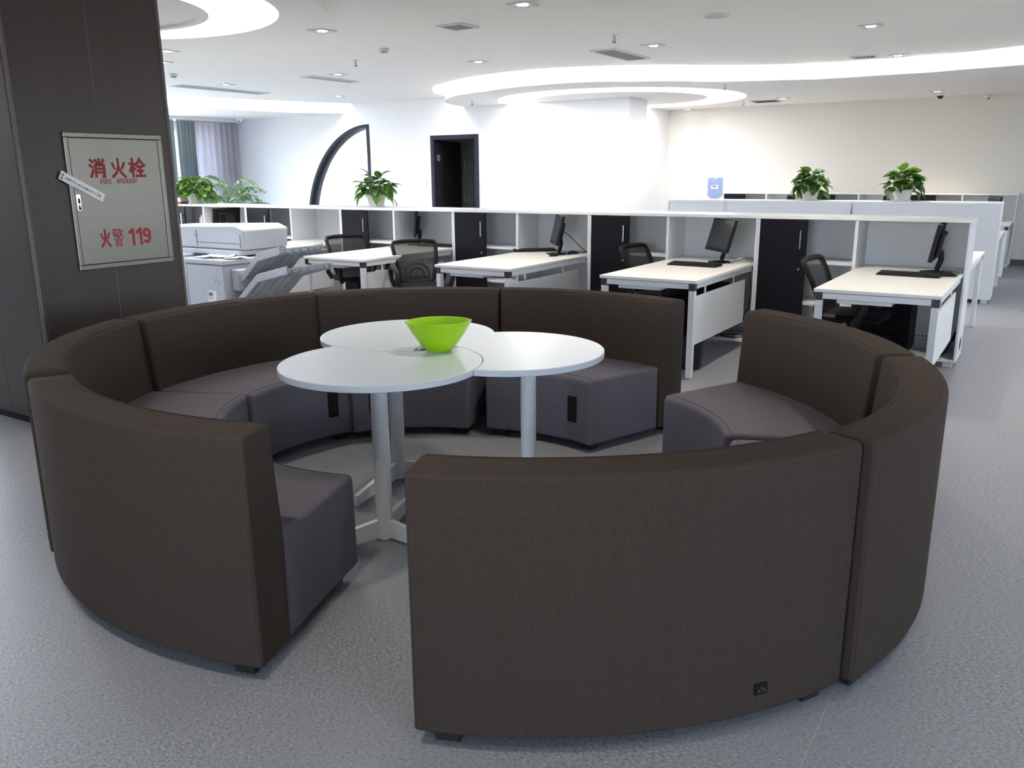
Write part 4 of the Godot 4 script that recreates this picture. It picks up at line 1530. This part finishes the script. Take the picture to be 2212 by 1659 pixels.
		for i in 5:
			var z := lerpf(z0 + 0.07, z1 - 0.08, i / 4.0)
			s = st()
			ext(s, strip.call(-0.012, 0.014), z - b.z, z + 0.007 - b.z)
			obj("rib", s, M.printer_white, tr)
		for i in 3:
			var f := 0.25 + 0.33 * i
			s = st()
			bx(s, Vector3(lerpf(xm, x1, f) - b.x, lerpf(ym, y1, f) + 0.002, (z0 + z1) * 0.5 - b.z), Vector3(0.007, 0.024, z1 - z0 - 0.03))
			obj("rib", s, M.printer_white, tr)
	# side pocket with cable
	s = st()
	bb(s, Vector3(-7.0, 0.36, -5.33) - b, Vector3(-6.94, 0.42, -5.25) - b, 0.004)
	obj("power_plug", s, M.dark_grey_plastic, o)
	s = st()
	tube(s, [Vector3(-6.95, 0.38, -5.25) - b, Vector3(-6.9, 0.28, -5.2) - b, Vector3(-6.95, 0.15, -5.12) - b, Vector3(-7.05, 0.04, -5.08) - b], 0.006, 6)
	obj("power_cable", s, M.dark_grey_plastic, o)
	s = st()
	tube(s, [Vector3(-7.1, 0.3, -5.15) - b, Vector3(-7.05, 0.2, -5.1) - b, Vector3(-7.0, 0.08, -5.05) - b, Vector3(-7.02, 0.01, -5.0) - b], 0.005, 6)
	obj("network_cable", s, M.blue_cable, o)
	# loose sheets on the finisher
	for k in 4:
		var pa := thing("paper_sheet", ["loose white paper sheet crumpled on the copier, topmost", "loose white paper sheet on the copier near its lid", "loose white paper sheet on the copier near the trays", "loose white paper sheet lying flat under the others on the copier"][k], "paper", Vector3([-6.52, -6.62, -6.38, -6.50][k], 0.7865 + [0.010, 0.004, 0.004, 0.0][k], [-5.16, -5.17, -5.22, -5.15][k]), [0.4, 0.1, -0.5, 0.0][k], "loose sheets on the copier")
		s = st()
		smooth(s)
		var r := FastNoiseLite.new()
		r.seed = 40 + k
		r.frequency = 6.0
		var amp: float = [0.022, 0.006, 0.012, 0.001][k]
		var f := func(i: int, j: int) -> Vector3:
			return Vector3(-0.148 + 0.297 * i / 10.0, 0.0005 + amp * absf(r.get_noise_2d(i * 0.03, j * 0.03)) * 1.6, -0.105 + 0.21 * j / 8.0)
		for i in 10:
			for j in 8:
				quad(s, f.call(i, j), f.call(i, j + 1), f.call(i + 1, j + 1), f.call(i + 1, j))
		obj("sheet", s, M.paper, pa)

# ---------------------------------------------------------------- monitors, keyboards, mice
func monitor(label: String, at: Vector3, face_dir: Vector2, tilt: float, plate := true) -> void:
	var o := thing("monitor", label, "monitor", at, -atan2(face_dir.y, face_dir.x), "computer monitors on the desks")
	var s := st()
	var b := Basis(Vector3(0, 0, 1), deg_to_rad(tilt))
	var c := Vector3(-0.005, 0.235, 0)
	ext(s, rrect(0.43, 0.285, 0.008), -0.014, 0.014, Transform3D(b * Basis(Vector3.UP, PI / 2), c), 0.003)
	var body := obj("housing", s, M.black_plastic, o)
	s = st()
	bx(s, c + b * Vector3(0.0146, 0.008, 0), Vector3(0.0016, 0.245, 0.405), 0.0, b)
	obj("screen", s, M.screen, body)
	s = st()
	bx(s, c + b * Vector3(-0.03, -0.01, 0), Vector3(0.034, 0.19, 0.28), 0.012, b)
	var cover := obj("rear_cover", s, M.black_plastic, body)
	s = st()
	bx(s, c + b * Vector3(-0.0475, 0.005, 0.02), Vector3(0.0016, 0.10, 0.13), 0.0, b)
	obj("rating_label", s, M.grey_plastic if plate else M.dark_grey_plastic, cover)
	s = st()
	tube(s, [c + b * Vector3(-0.045, -0.06, 0), Vector3(-0.045, 0.10, 0), Vector3(-0.02, 0.02, 0)], 0.02, 8)
	obj("stand", s, M.black_plastic, o)
	s = st()
	lathe(s, [Vector2(0, 0.0), Vector2(0.10, 0.0), Vector2(0.098, 0.008), Vector2(0.04, 0.016), Vector2(0, 0.016)], 28)
	obj("base", s, M.black_plastic, o)

func keyboard(label: String, at: Vector3, turn: float) -> void:
	var o := thing("keyboard", label, "keyboard", at, turn, "black keyboards on the desks")
	var s := st()
	ext(s, rounded([[-0.075, 0.0, 0.002], [0.075, 0.0, 0.002], [0.075, 0.022, 0.006], [-0.075, 0.012, 0.004]], 3), -0.22, 0.22, Transform3D(Basis(Vector3(0, 0, -1), Vector3.UP, Vector3(1, 0, 0)), Vector3.ZERO), 0.002)
	obj("case", s, M.black_plastic, o)
	s = st()
	for r in 5:
		for c in 20:
			bx(s, Vector3(-0.2 + 0.0205 * c + (0.008 if c > 14 else 0.0) - 0.002, 0.0165 + 0.0019 * r, 0.045 - 0.021 * r), Vector3(0.016, 0.008, 0.016))
	obj("keys", s, M.dark_grey_plastic, o)

func mouse(label: String, at: Vector3, turn: float, m: Material) -> void:
	var o := thing("mouse", label, "computer mouse", at, turn, "computer mice on the desks")
	var s := st()
	smooth(s)
	var n := 16
	for i in 6:
		for j in n:
			var q := []
			for e in [[i, j], [i, j + 1], [i + 1, j + 1], [i + 1, j]]:
				var t: float = e[0] / 6.0 * PI / 2
				var a: float = TAU * e[1] / n
				q.append(Vector3(0.054 * cos(t) * cos(a), 0.001 + 0.034 * sin(t), 0.031 * cos(t) * sin(a)))
			quad(s, q[1], q[0], q[3], q[2])
	obj("shell", s, m, o)
	s = st()
	bx(s, Vector3(0.025, 0.032, 0), Vector3(0.016, 0.008, 0.006), 0.002)
	obj("wheel", s, M.grey_plastic, o)

func cable(label: String, pts: Array, r := 0.003, m: Material = null) -> void:
	var c := Curve3D.new()
	for i in pts.size():
		var t: Vector3 = (pts[mini(i + 1, pts.size() - 1)] - pts[maxi(i - 1, 0)]) / 6.0
		c.add_point(pts[i], -t, t)
	var q := []
	var n := pts.size() * 6
	for i in n + 1:
		q.append(c.sample_baked(c.get_baked_length() * i / n, true))
	var s := st()
	tube(s, q, r, 6)
	var o := obj("cable", s, m if m else M.black_plastic)
	tag(o, label, "cable", "black desk cables")

func build_desk_things() -> void:
	var y := 0.7505
	monitor("slim black monitor seen side-on with its back to the aisle", Vector3(-0.745, y, -7.30), Vector2(-1.0, 0.02), 9.0)
	monitor("black monitor turned to the camera, tilted back on its stand", Vector3(-2.45, y, -7.26), Vector2(-0.72, 0.69), 16.0)
	monitor("slim black monitor with tangled cables behind it", Vector3(-4.105, y, -7.27), Vector2(-0.79, 0.61), 13.0)
	monitor("upright slim black monitor behind the chair turned to the camera", Vector3(-6.06, y, -7.50), Vector2(-0.80, 0.6), 4.0)
	monitor("black monitor above the copier, seen from the back", Vector3(-9.02, y, -7.30), Vector2(-1.0, 0.0), 6.0, false)
	monitor("far black monitor by the aisle, only its top above the second row", Vector3(-0.83, y, -15.3), Vector2(-0.9, 0.44), 10.0)
	monitor("far black monitor with its top showing between the two plants", Vector3(-2.42, y, -15.4), Vector2(-1.0, 0.0), 8.0)
	monitor("far black monitor whose top shows beside the first plant", Vector3(-3.98, y, -15.4), Vector2(-1.0, 0.0), 8.0)
	keyboard("black keyboard on the aisle end desk beside a small mouse", Vector3(-0.875, y, -6.985), deg_to_rad(-5.0))
	keyboard("black keyboard in front of the camera facing monitor", Vector3(-2.545, y, -6.90), deg_to_rad(-4.0))
	keyboard("black keyboard lying near the shelf divider on the third desk", Vector3(-4.46, y, -7.44), deg_to_rad(40.0))
	keyboard("black keyboard on the desk behind the chair turned to the camera", Vector3(-5.72, y, -7.45), deg_to_rad(4.0))
	keyboard("far black keyboard on the aisle desk by the far wall", Vector3(-0.86, y, -14.75), deg_to_rad(80.0))
	mouse("small black mouse at the end of the aisle desk keyboard", Vector3(-0.61, y, -7.07), 0.2, M.black_plastic)
	mouse("black mouse below the monitor with tangled cables", Vector3(-4.02, y, -7.06), 1.2, M.black_plastic)
	mouse("second black mouse behind the monitor with tangled cables", Vector3(-3.97, y, -7.36), 0.4, M.black_plastic)
	mouse("grey mouse behind the camera facing monitor", Vector3(-2.31, y, -7.42), 0.5, M.grey_plastic)
	# cables on and under the desks
	cable("black cable looping from monitor to wall side on the third desk", [Vector3(-4.06, 0.98, -7.30), Vector3(-4.0, 0.90, -7.40), Vector3(-3.95, 0.82, -7.46), Vector3(-3.88, 0.757, -7.5), Vector3(-3.80, 0.756, -7.45)], 0.004)
	cable("black cable lying in a loop around the third desk mouse", [Vector3(-4.30, 0.755, -7.40), Vector3(-4.20, 0.755, -7.25), Vector3(-4.10, 0.755, -7.16), Vector3(-4.0, 0.757, -7.2), Vector3(-3.9, 0.757, -7.4), Vector3(-3.82, 0.757, -7.6)], 0.003)
	cable("black cable curling behind the third desk monitor", [Vector3(-4.2, 0.755, -7.55), Vector3(-4.1, 0.758, -7.45), Vector3(-3.98, 0.76, -7.5), Vector3(-3.9, 0.758, -7.55), Vector3(-3.81, 0.757, -7.5)], 0.003)
	cable("black cable running behind the camera facing monitor", [Vector3(-2.40, 0.757, -7.25), Vector3(-2.33, 0.757, -7.18), Vector3(-2.27, 0.78, -7.45), Vector3(-2.22, 0.77, -7.5), Vector3(-2.18, 0.756, -7.55)], 0.003)
	cable("thin black cable from aisle mouse round to the monitor base", [Vector3(-0.60, 0.757, -7.12), Vector3(-0.56, 0.757, -7.25), Vector3(-0.62, 0.757, -7.38), Vector3(-0.7, 0.757, -7.42)], 0.003)
	cable("black cable hanging down beside the modesty panel of the second desk", [Vector3(-2.20, 0.70, -7.35), Vector3(-2.19, 0.52, -7.36), Vector3(-2.20, 0.36, -7.37), Vector3(-2.25, 0.25, -7.4), Vector3(-2.22, 0.20, -7.42)], 0.004)
	cable("black cable coiled on the unit floor below the second desk", [Vector3(-2.45, 0.072, -7.40), Vector3(-2.35, 0.073, -7.36), Vector3(-2.25, 0.073, -7.42), Vector3(-2.3, 0.074, -7.5), Vector3(-2.42, 0.073, -7.46), Vector3(-2.5, 0.072, -7.38)], 0.004)
	cable("black cable looping below the aisle end desk by the sockets", [Vector3(-0.58, 0.15, -7.70), Vector3(-0.56, 0.25, -7.55), Vector3(-0.60, 0.12, -7.45), Vector3(-0.66, 0.073, -7.42), Vector3(-0.75, 0.073, -7.5)], 0.005)
	cable("thin black cable hanging at the wall side of the third desk", [Vector3(-3.83, 0.70, -7.40), Vector3(-3.84, 0.58, -7.42), Vector3(-3.80, 0.5, -7.45), Vector3(-3.82, 0.3, -7.5)], 0.003)
	# books and files in the shelf of the unit behind the copier
	for k in 5:
		var s := st()
		bb(s, Vector3(0, 0, -0.1), Vector3(0.026, [0.2, 0.23, 0.25, 0.22, 0.24][k], 0.1), 0.002)
		var m: Material = [M.grey_plastic, M.paper, M.red_plastic, M.paper, M.dark_grey_plastic][k]
		var bk := obj("file_folder", s, m)
		bk.position = Vector3(-9.68 + 0.032 * k, 0.787, -7.5)
		tag(bk, ["grey file standing in the shelf above the copier", "white file next to the grey one in shelf above copier", "reddish file between two white files above the copier", "white file beside the reddish one above the copier", "dark file at the end of the row above the copier"][k], "file", "files in the shelf above the copier")
	# storage box on the row top, beside the plant
	var bo := thing("file_box", "pale box with red bottom edge on the row top beside the column", "box", Vector3(-10.2, 1.1615, -7.56))
	var s := st()
	bb(s, Vector3(-0.16, 0.0, -0.12), Vector3(0.13, 0.022, 0.14), 0.003)
	obj("red_base", s, M.red_plastic, bo).set_meta("label", "red base")
	s = st()
	bb(s, Vector3(-0.16, 0.022, -0.12), Vector3(0.09, 0.115, 0.10), 0.003)
	obj("body", s, M.pot, bo)

# ---------------------------------------------------------------- plants
var leaf_mesh := {}

func leaf(kind: int) -> Mesh:
	if leaf_mesh.has(kind):
		return leaf_mesh[kind]
	var s := st()
	smooth(s)
	# heart shaped blade along +z, folded on its midrib and drooping at the tip
	var rows := [[0.0, 0.0, 0.0], [0.07, 0.30, 0.02], [0.25, 0.40, 0.045], [0.5, 0.36, 0.04], [0.75, 0.22, -0.02], [0.92, 0.08, -0.09], [1.0, 0.0, -0.14]]
	for i in rows.size() - 1:
		for e in [-1.0, 1.0]:
			var a := Vector3(0, rows[i][2], rows[i][0])
			var b := Vector3(0, rows[i + 1][2], rows[i + 1][0])
			var a2 := Vector3(e * rows[i][1], rows[i][2] + 0.10 * rows[i][1] / 0.4, rows[i][0] - (0.05 if i == 1 else 0.0))
			var b2 := Vector3(e * rows[i + 1][1], rows[i + 1][2] + 0.10 * rows[i + 1][1] / 0.4, rows[i + 1][0])
			face(s, [a, a2, b2, b], Vector3.UP)
	s.generate_normals()
	var m := s.commit()
	m.surface_set_material(0, [M.leaf_0, M.leaf_1, M.leaf_2, M.tree_leaf][kind])
	leaf_mesh[kind] = m
	return m

func pothos(label: String, at: Vector3, salt: int, count: int, spread: float, height: float, kinds: Array, upright := 0.0) -> void:
	var o := thing("potted_plant", label, "plant", at, 0.0, "potted leafy plants on the storage rows")
	var s := st()
	lathe(s, [Vector2(0, 0.0), Vector2(0.098, 0.0), Vector2(0.104, 0.018), Vector2(0.085, 0.02), Vector2(0.112, 0.125), Vector2(0.118, 0.128), Vector2(0.118, 0.138), Vector2(0.108, 0.138), Vector2(0.105, 0.12), Vector2(0, 0.12)], 28)
	obj("pot", s, M.pot, o)
	s = st()
	lathe(s, [Vector2(0.106, 0.122), Vector2(0.06, 0.13), Vector2(0, 0.132)], 20)
	obj("soil", s, M.soil, o)
	var r := RandomNumberGenerator.new()
	r.seed = salt
	var stems := st()
	for k in count:
		var a := TAU * k / count * 5.0 + r.randf_range(-0.3, 0.3)
		var f := sqrt((k + 0.5) / count)
		var up := 1.0 - f
		var rad := spread * (0.15 + 0.85 * f) * r.randf_range(0.8, 1.0)
		var y := 0.12 + height * (0.10 + 0.9 * sqrt(maxf(1.0 - f * f, 0.0))) * r.randf_range(0.75, 1.0) - 0.06 * pow(f, 4.0)
		if upright > 0.0 and k % 5 == 0:
			y += upright
		var d := Vector3(cos(a), 0, sin(a))
		var p := d * rad * 0.72 + Vector3(0, y, 0)
		var size := r.randf_range(0.11, 0.155)
		var pitch := lerpf(-0.5, 0.75, f) + r.randf_range(-0.35, 0.35)
		if upright > 0.0 and k % 5 == 0:
			pitch -= 0.5
		var b := Basis(Vector3.UP, PI / 2 - a + r.randf_range(-0.5, 0.5)) * Basis(Vector3.RIGHT, pitch) * Basis(Vector3(0, 0, 1), r.randf_range(-0.5, 0.5))
		inst("leaf", leaf(kinds[k % kinds.size()]), Transform3D(b.scaled_local(Vector3(size, size, size)), p), o)
		tube(stems, [Vector3(d.x * 0.03, 0.12, d.z * 0.03), d * rad * 0.35 + Vector3(0, lerpf(0.13, y, 0.75) + 0.02, 0), p], 0.0025, 5, false)
	obj("stems", stems, M.stem, o)

func build_plants() -> void:
	pothos("bushy bright green potted plant beside the pale box on the front row", Vector3(-9.93, 1.1615, -7.56), 5, 80, 0.34, 0.20, [2, 0, 1])
	pothos("upright green potted plant on the front row in front of the arched opening", Vector3(-6.66, 1.1615, -7.54), 12, 58, 0.27, 0.19, [0, 1, 0, 2], 0.07)
	pothos("dark green potted plant on the second row, nearer the water bottle", Vector3(-2.70, 1.1615, -11.42), 23, 84, 0.25, 0.24, [1, 1, 0])
	pothos("dark green potted plant with trailing leaf on second row, nearer the aisle", Vector3(-1.60, 1.1615, -11.42), 31, 84, 0.26, 0.23, [1, 1, 0], 0.05)
	pothos("small dark plant on the front row almost hidden by the brown column", Vector3(-10.5, 1.1615, -7.78), 44, 16, 0.16, 0.16, [1])
	# tall leafy tree on the floor behind the front row
	var o := thing("potted_tree", "tall leafy potted tree standing behind the front row near the curtains", "tree", Vector3(-11.05, 0, -9.05))
	var s := st()
	lathe(s, [Vector2(0, 0), Vector2(0.15, 0), Vector2(0.2, 0.3), Vector2(0.19, 0.32), Vector2(0.17, 0.28), Vector2(0, 0.28)], 28)
	obj("pot", s, M.pot, o)
	s = st()
	tube(s, [Vector3(0, 0.27, 0), Vector3(0.02, 0.6, 0.01), Vector3(0.0, 0.95, 0), Vector3(0.01, 1.2, 0)], 0.03, 10)
	var r := RandomNumberGenerator.new()
	r.seed = 77
	var lf := st()
	smooth(lf)
	for k in 34:
		var a := TAU * k * 0.381 + r.randf_range(-0.2, 0.2)
		var y0 := r.randf_range(0.85, 1.3)
		var ln := r.randf_range(0.42, 0.72)
		var lift := r.randf_range(0.1, 0.65)
		var d := Vector3(cos(a), 0, sin(a))
		var pts := []
		for i in 6:
			var f := i / 5.0
			pts.append(Vector3(0, y0, 0) + d * ln * f + Vector3(0, lift * (f * 1.7 - f * f * 1.35), 0))
		tube(s, pts, 0.006, 5)
		for i in range(1, 14):
			var f := 0.25 + 0.75 * i / 13.0
			var base: Vector3 = Vector3(0, y0, 0) + d * ln * f + Vector3(0, lift * (f * 1.7 - f * f * 1.35), 0)
			var side := -1.0 if i % 2 == 0 else 1.0
			var dir := (d * 0.5 + d.cross(Vector3.UP) * side * 0.8 + Vector3(0, r.randf_range(-0.55, 0.0), 0)).normalized()
			var size := r.randf_range(0.10, 0.145)
			var right := dir.cross(Vector3.UP).normalized()
			var nrm := right.cross(dir).normalized()
			var w := size * 0.27
			var mid := base + dir * size * 0.45 - nrm * 0.004
			var tip := base + dir * size - nrm * 0.02
			tri(lf, base, base + dir * size * 0.4 + right * w, mid)
			tri(lf, base + dir * size * 0.4 + right * w, tip, mid)
			tri(lf, base, mid, base + dir * size * 0.4 - right * w)
			tri(lf, base + dir * size * 0.4 - right * w, mid, tip)
	obj("branches", s, M.stem, o)
	var fo := obj("foliage", lf, M.tree_leaf, o)
	fo.set_meta("kind", "stuff")

# ---------------------------------------------------------------- things at the back
func build_back_room_things() -> void:
	var o := thing("water_dispenser", "white water dispenser standing behind the second row", "water dispenser", Vector3(-5.07, 0, -14.6))
	var s := st()
	bb(s, Vector3(-0.16, 0.0, -0.16), Vector3(0.16, 1.02, 0.16), 0.012)
	obj("body", s, M.white_laminate, o)
	s = st()
	lathe(s, [Vector2(0.0, 1.02), Vector2(0.13, 1.02), Vector2(0.12, 1.045), Vector2(0.06, 1.05)], 24)
	obj("collar", s, M.red_plastic, o).set_meta("label", "red collar")
	s = st()
	for x in [-0.05, 0.05]:
		bx(s, Vector3(x, 0.8, 0.175), Vector3(0.025, 0.05, 0.035), 0.004)
	obj("tap", s, M.dark_grey_plastic, o)
	var bt := thing("water_bottle", "blue translucent water bottle upturned on the dispenser by the far wall", "bottle", Vector3(-5.07, 1.03, -14.6))
	s = st()
	lathe(s, [Vector2(0.03, 0.0), Vector2(0.035, 0.03), Vector2(0.11, 0.075), Vector2(0.13, 0.10), Vector2(0.133, 0.16), Vector2(0.124, 0.185), Vector2(0.133, 0.21), Vector2(0.133, 0.27), Vector2(0.124, 0.295), Vector2(0.133, 0.32), Vector2(0.13, 0.385), Vector2(0.115, 0.402), Vector2(0.0, 0.398)], 32)
	obj("shell", s, M.bottle, bt)
	s = st()
	for i in 10:
		for e in [[0.21, 0.27, 0.1345]]:
			var a0 := 0.9 + 0.09 * i
			var a1 := 0.9 + 0.09 * (i + 1)
			quad(s, Vector3(cos(a1) * e[2], e[0], sin(a1) * e[2]), Vector3(cos(a0) * e[2], e[0], sin(a0) * e[2]), Vector3(cos(a0) * e[2], e[1], sin(a0) * e[2]), Vector3(cos(a1) * e[2], e[1], sin(a1) * e[2]))
	var lab := obj("label_sticker", s, M.paper, bt)
	lab.set_meta("label", "pale sticker with a red mark")
	s = st()
	bx(s, Vector3(cos(1.35) * 0.136, 0.25, sin(1.35) * 0.136), Vector3(0.06, 0.02, 0.002), 0.0, Basis(Vector3.UP, PI / 2 - 1.35))
	obj("red_mark", s, M.red_print, lab)

# ---------------------------------------------------------------- fittings on the ceiling
func downlight(label: String, at: Vector3, energy: float, angle := 48.0, lit := true) -> void:
	var o := thing("downlight", label, "downlight", at, 0.0, "square recessed downlights")
	var s := st()
	var a := 0.10
	for q in [[-a, -a, a, -a + 0.014], [-a, a - 0.014, a, a], [-a, -a + 0.014, -a + 0.014, a - 0.014], [a - 0.014, -a + 0.014, a, a - 0.014]]:
		bb(s, Vector3(q[0], -0.012, q[1]), Vector3(q[2], 0.0, q[3]), 0.002)
	obj("trim_frame", s, M.vent_white, o)
	s = st()
	for k in 4:
		var b := Basis(Vector3.UP, k * PI / 2)
		quad(s, b * Vector3(-0.086, -0.008, 0.086), b * Vector3(0.086, -0.008, 0.086), b * Vector3(0.05, -0.0015, 0.05), b * Vector3(-0.05, -0.0015, 0.05))
	obj("reflector", s, M.alu, o)
	s = st()
	lathe(s, [Vector2(0, -0.011), Vector2(0.046, -0.009), Vector2(0.05, -0.0015)], 20)
	obj("bulb", s, M.lamp_white, o)
	if lit:
		var l := SpotLight3D.new()
		l.name = numbered("downlight_beam")
		l.light_energy = energy
		l.light_color = Color(1.0, 0.95, 0.87)
		l.light_size = 0.05
		l.spot_angle = angle
		l.spot_angle_attenuation = 1.0
		l.spot_range = 30.0
		l.shadow_enabled = true
		add_child(l)
		l.position = at + Vector3(0, -0.03, 0)
		l.rotation = Vector3(-PI / 2, 0, 0)

func vent(label: String, at: Vector3, w: float, d: float, slats: int) -> void:
	var o := thing("air_vent", label, "air vent", at, 0.0, "ceiling air vents")
	var s := st()
	bb(s, Vector3(-w / 2 + 0.01, -0.004, -d / 2 + 0.01), Vector3(w / 2 - 0.01, 0, d / 2 - 0.01))
	obj("backing", s, M.dark_grey_plastic, o)
	s = st()
	var t := 0.025
	for q in [[-w / 2, -d / 2, w / 2, -d / 2 + t], [-w / 2, d / 2 - t, w / 2, d / 2], [-w / 2, -d / 2 + t, -w / 2 + t, d / 2 - t], [w / 2 - t, -d / 2 + t, w / 2, d / 2 - t]]:
		bb(s, Vector3(q[0], -0.014, q[1]), Vector3(q[2], 0.0, q[3]), 0.002)
	obj("frame", s, M.vent_white, o)
	for i in slats:
		var z := lerpf(-w / 2 + t, w / 2 - t, (i + 0.5) / slats)
		s = st()
		bx(s, Vector3(z, -0.008, 0), Vector3(0.006, 0.008, d - 2 * t), 0.0, Basis(Vector3(0, 0, 1), 0.5))
		obj("slat", s, M.grey_plastic, o)

func sprinkler(label: String, at: Vector3) -> void:
	var o := thing("sprinkler", label, "sprinkler", at, 0.0, "ceiling sprinklers")
	var s := st()
	lathe(s, [Vector2(0.034, 0.0), Vector2(0.034, -0.006), Vector2(0.012, -0.008), Vector2(0.012, -0.03), Vector2(0.008, -0.032), Vector2(0, -0.032)], 16)
	obj("escutcheon", s, M.alu, o)
	s = st()
	for e in [-1.0, 1.0]:
		tube(s, [Vector3(0.009 * e, -0.03, 0), Vector3(0.018 * e, -0.045, 0), Vector3(0.004 * e, -0.066, 0)], 0.003, 6)
	lathe(s, [Vector2(0, -0.066), Vector2(0.02, -0.066), Vector2(0.02, -0.070), Vector2(0, -0.070)], 14)
	obj("deflector", s, M.dark_grey_plastic, o)

func build_ceiling_things() -> void:
	var e := 3.2
	var lights := [
		[Vector3(-3.92, H1, -6.35), "square downlight nearest the top edge above the front desks"],
		[Vector3(-6.20, H1, -6.35), "square downlight beside the round ring light"],
		[Vector3(-8.58, H1, -6.35), "square downlight next to the brown column, lower of two"],
		[Vector3(-9.44, H1, -6.89), "dim square downlight close to the column edge"],
		[Vector3(-6.28, H1, -9.12), "square downlight above the doorway plant, before the big cove curve"],
		[Vector3(-8.62, H1, -9.08), "square downlight next to the long vent above the arch"],
		[Vector3(-10.92, H1, -9.06), "square downlight above the far long vent near the curtains"],
		[Vector3(-3.95, H1, -9.13), "square downlight beside the white framed vent"],
		[Vector3(-1.72, H1, -9.17), "square downlight above the aisle end of the front row"],
		[Vector3(-1.66, H1, -6.35), "square downlight just out of view above the aisle end desk"],
		[Vector3(0.62, H1, -6.35), "square downlight out of view above the aisle, nearer the camera"],
		[Vector3(0.62, H1, -9.15), "square downlight out of view above the aisle, farther from the camera"],
		[Vector3(-10.93, H1, -11.5), "square downlight closest to the arched opening"],
		[Vector3(-1.84, H1, -11.62), "square downlight washed out beside the cove strip"],
		[Vector3(-4.03, H2, -14.68), "square downlight in dropped ceiling beside the dark hatch"],
		[Vector3(-1.75, H2, -14.90), "square downlight in dropped ceiling near the camera dome"],
	]
	for q in lights:
		downlight(q[1], q[0], e)
	for x in [-8.6, -6.2, -3.92, -1.65, 0.65]:
		for z in [-3.6, -0.85, 1.9]:
			if Vector2(x + 6.94, z + 4.16).length() > 2.3:
				downlight("square downlight out of view over the seating side of the room", Vector3(x, H1, z), 1.8)
	downlight("square downlight close to the niche wall, throwing a warm cone", Vector3(-6.2, H2, -16.05), 1.6, 24.0)
	vent("small square grey vent in the middle of the ceiling", Vector3(-4.98, H1, -6.90), 0.29, 0.30, 8)
	vent("white framed rectangular vent before the big cove curve", Vector3(-4.55, H1, -9.58), 0.32, 1.0, 10)
	vent("long narrow vent above the arched opening", Vector3(-9.12, H1, -9.46), 0.24, 1.0, 7)
	vent("longest narrow vent near the curtains and column", Vector3(-11.6, H1, -9.54), 0.3, 1.76, 9)
	vent("small vent beside the cove strip above the plants", Vector3(-2.2, H1, -11.5), 0.3, 0.24, 6)
	var hatch := thing("ceiling_hatch", "dark open hatch in the dropped ceiling by the far wall", "hatch", Vector3(-4.43, H2, -15.12))
	var s := st()
	bb(s, Vector3(-0.2, -0.005, -0.2), Vector3(0.2, 0.0, 0.2))
	obj("opening", s, M.hole_black, hatch)
	s = st()
	for q in [[-0.215, -0.215, 0.215, -0.2], [-0.215, 0.2, 0.215, 0.215], [-0.215, -0.2, -0.2, 0.2], [0.2, -0.2, 0.215, 0.2]]:
		bb(s, Vector3(q[0], -0.01, q[1]), Vector3(q[2], 0.0, q[3]), 0.001)
	obj("frame", s, M.grey_plastic, hatch)
	sprinkler("small sprinkler beside the smoke detector", Vector3(-7.42, H1, -8.14))
	sprinkler("small sprinkler in the middle of the ceiling above a vent", Vector3(-4.0, H1, -8.25))
	sprinkler("small sprinkler under the tip of the dropped ceiling", Vector3(-8.39, H2, -11.98))
	sprinkler("small sprinkler beside the far ring light", Vector3(-4.09, H2, -11.96))
	sprinkler("small sprinkler next to the dark ceiling hatch", Vector3(-4.75, H2, -14.9))
	for q in [[Vector3(-6.5, H1, -7.6), "round white smoke detector above the front row plant"], [Vector3(-10.4, H1, -7.75), "round white smoke detector near the column"]]:
		var o := thing("smoke_detector", q[1], "smoke detector", q[0], 0.0, "smoke detectors")
		s = st()
		lathe(s, [Vector2(0, -0.05), Vector2(0.032, -0.05), Vector2(0.036, -0.035), Vector2(0.058, -0.032), Vector2(0.06, 0.0)], 24)
		obj("body", s, M.pot, o)
		s = st()
		lathe(s, [Vector2(0.0365, -0.046), Vector2(0.0375, -0.039)], 24)
		obj("sensor_gap", s, M.dark_grey_plastic, o)
	var sp := thing("ceiling_speaker", "round grey ceiling speaker near the top edge", "speaker", Vector3(-2.77, H1, -7.77))
	s = st()
	lathe(s, [Vector2(0.118, 0.0), Vector2(0.118, -0.008), Vector2(0.10, -0.012), Vector2(0.1, -0.006), Vector2(0.0, -0.010)], 32, Transform3D(Basis(Vector3(1, 0, 0), PI)) if false else Transform3D())
	obj("rim", s, M.vent_white, sp)
	s = st()
	lathe(s, [Vector2(0, -0.013), Vector2(0.098, -0.009)], 32)
	obj("grille", s, M.grey_plastic, sp)
	for q in [[Vector3(-1.14, H2, -15.95), "white dome camera on dropped ceiling near the far wall", 0.06], [Vector3(-14.5, H2, -12.3), "white dome camera on the ceiling beside the curtain", 0.07], [Vector3(-1.75, H2, -15.35), "small dark round sensor below the far downlight", 0.05]]:
		var o := thing("dome_camera", q[1], "camera", q[0], 0.0, "ceiling cameras")
		var r: float = q[2]
		s = st()
		lathe(s, [Vector2(r, -0.04), Vector2(r, 0.0)], 24)
		obj("housing", s, M.pot, o)
		s = st()
		lathe(s, [Vector2(0, -0.04 - r * 0.9), Vector2(r * 0.5, -0.04 - r * 0.75), Vector2(r * 0.85, -0.04 - r * 0.4), Vector2(r * 0.95, -0.04)], 24)
		obj("dome", s, M.pot if r > 0.055 else M.dark_grey_plastic, o)
		s = st()
		bx(s, Vector3(r * 0.35, -0.04 - r * 0.55, r * 0.6), Vector3(0.03, 0.02, 0.02), 0.004)
		obj("lens", s, M.black_plastic, o)
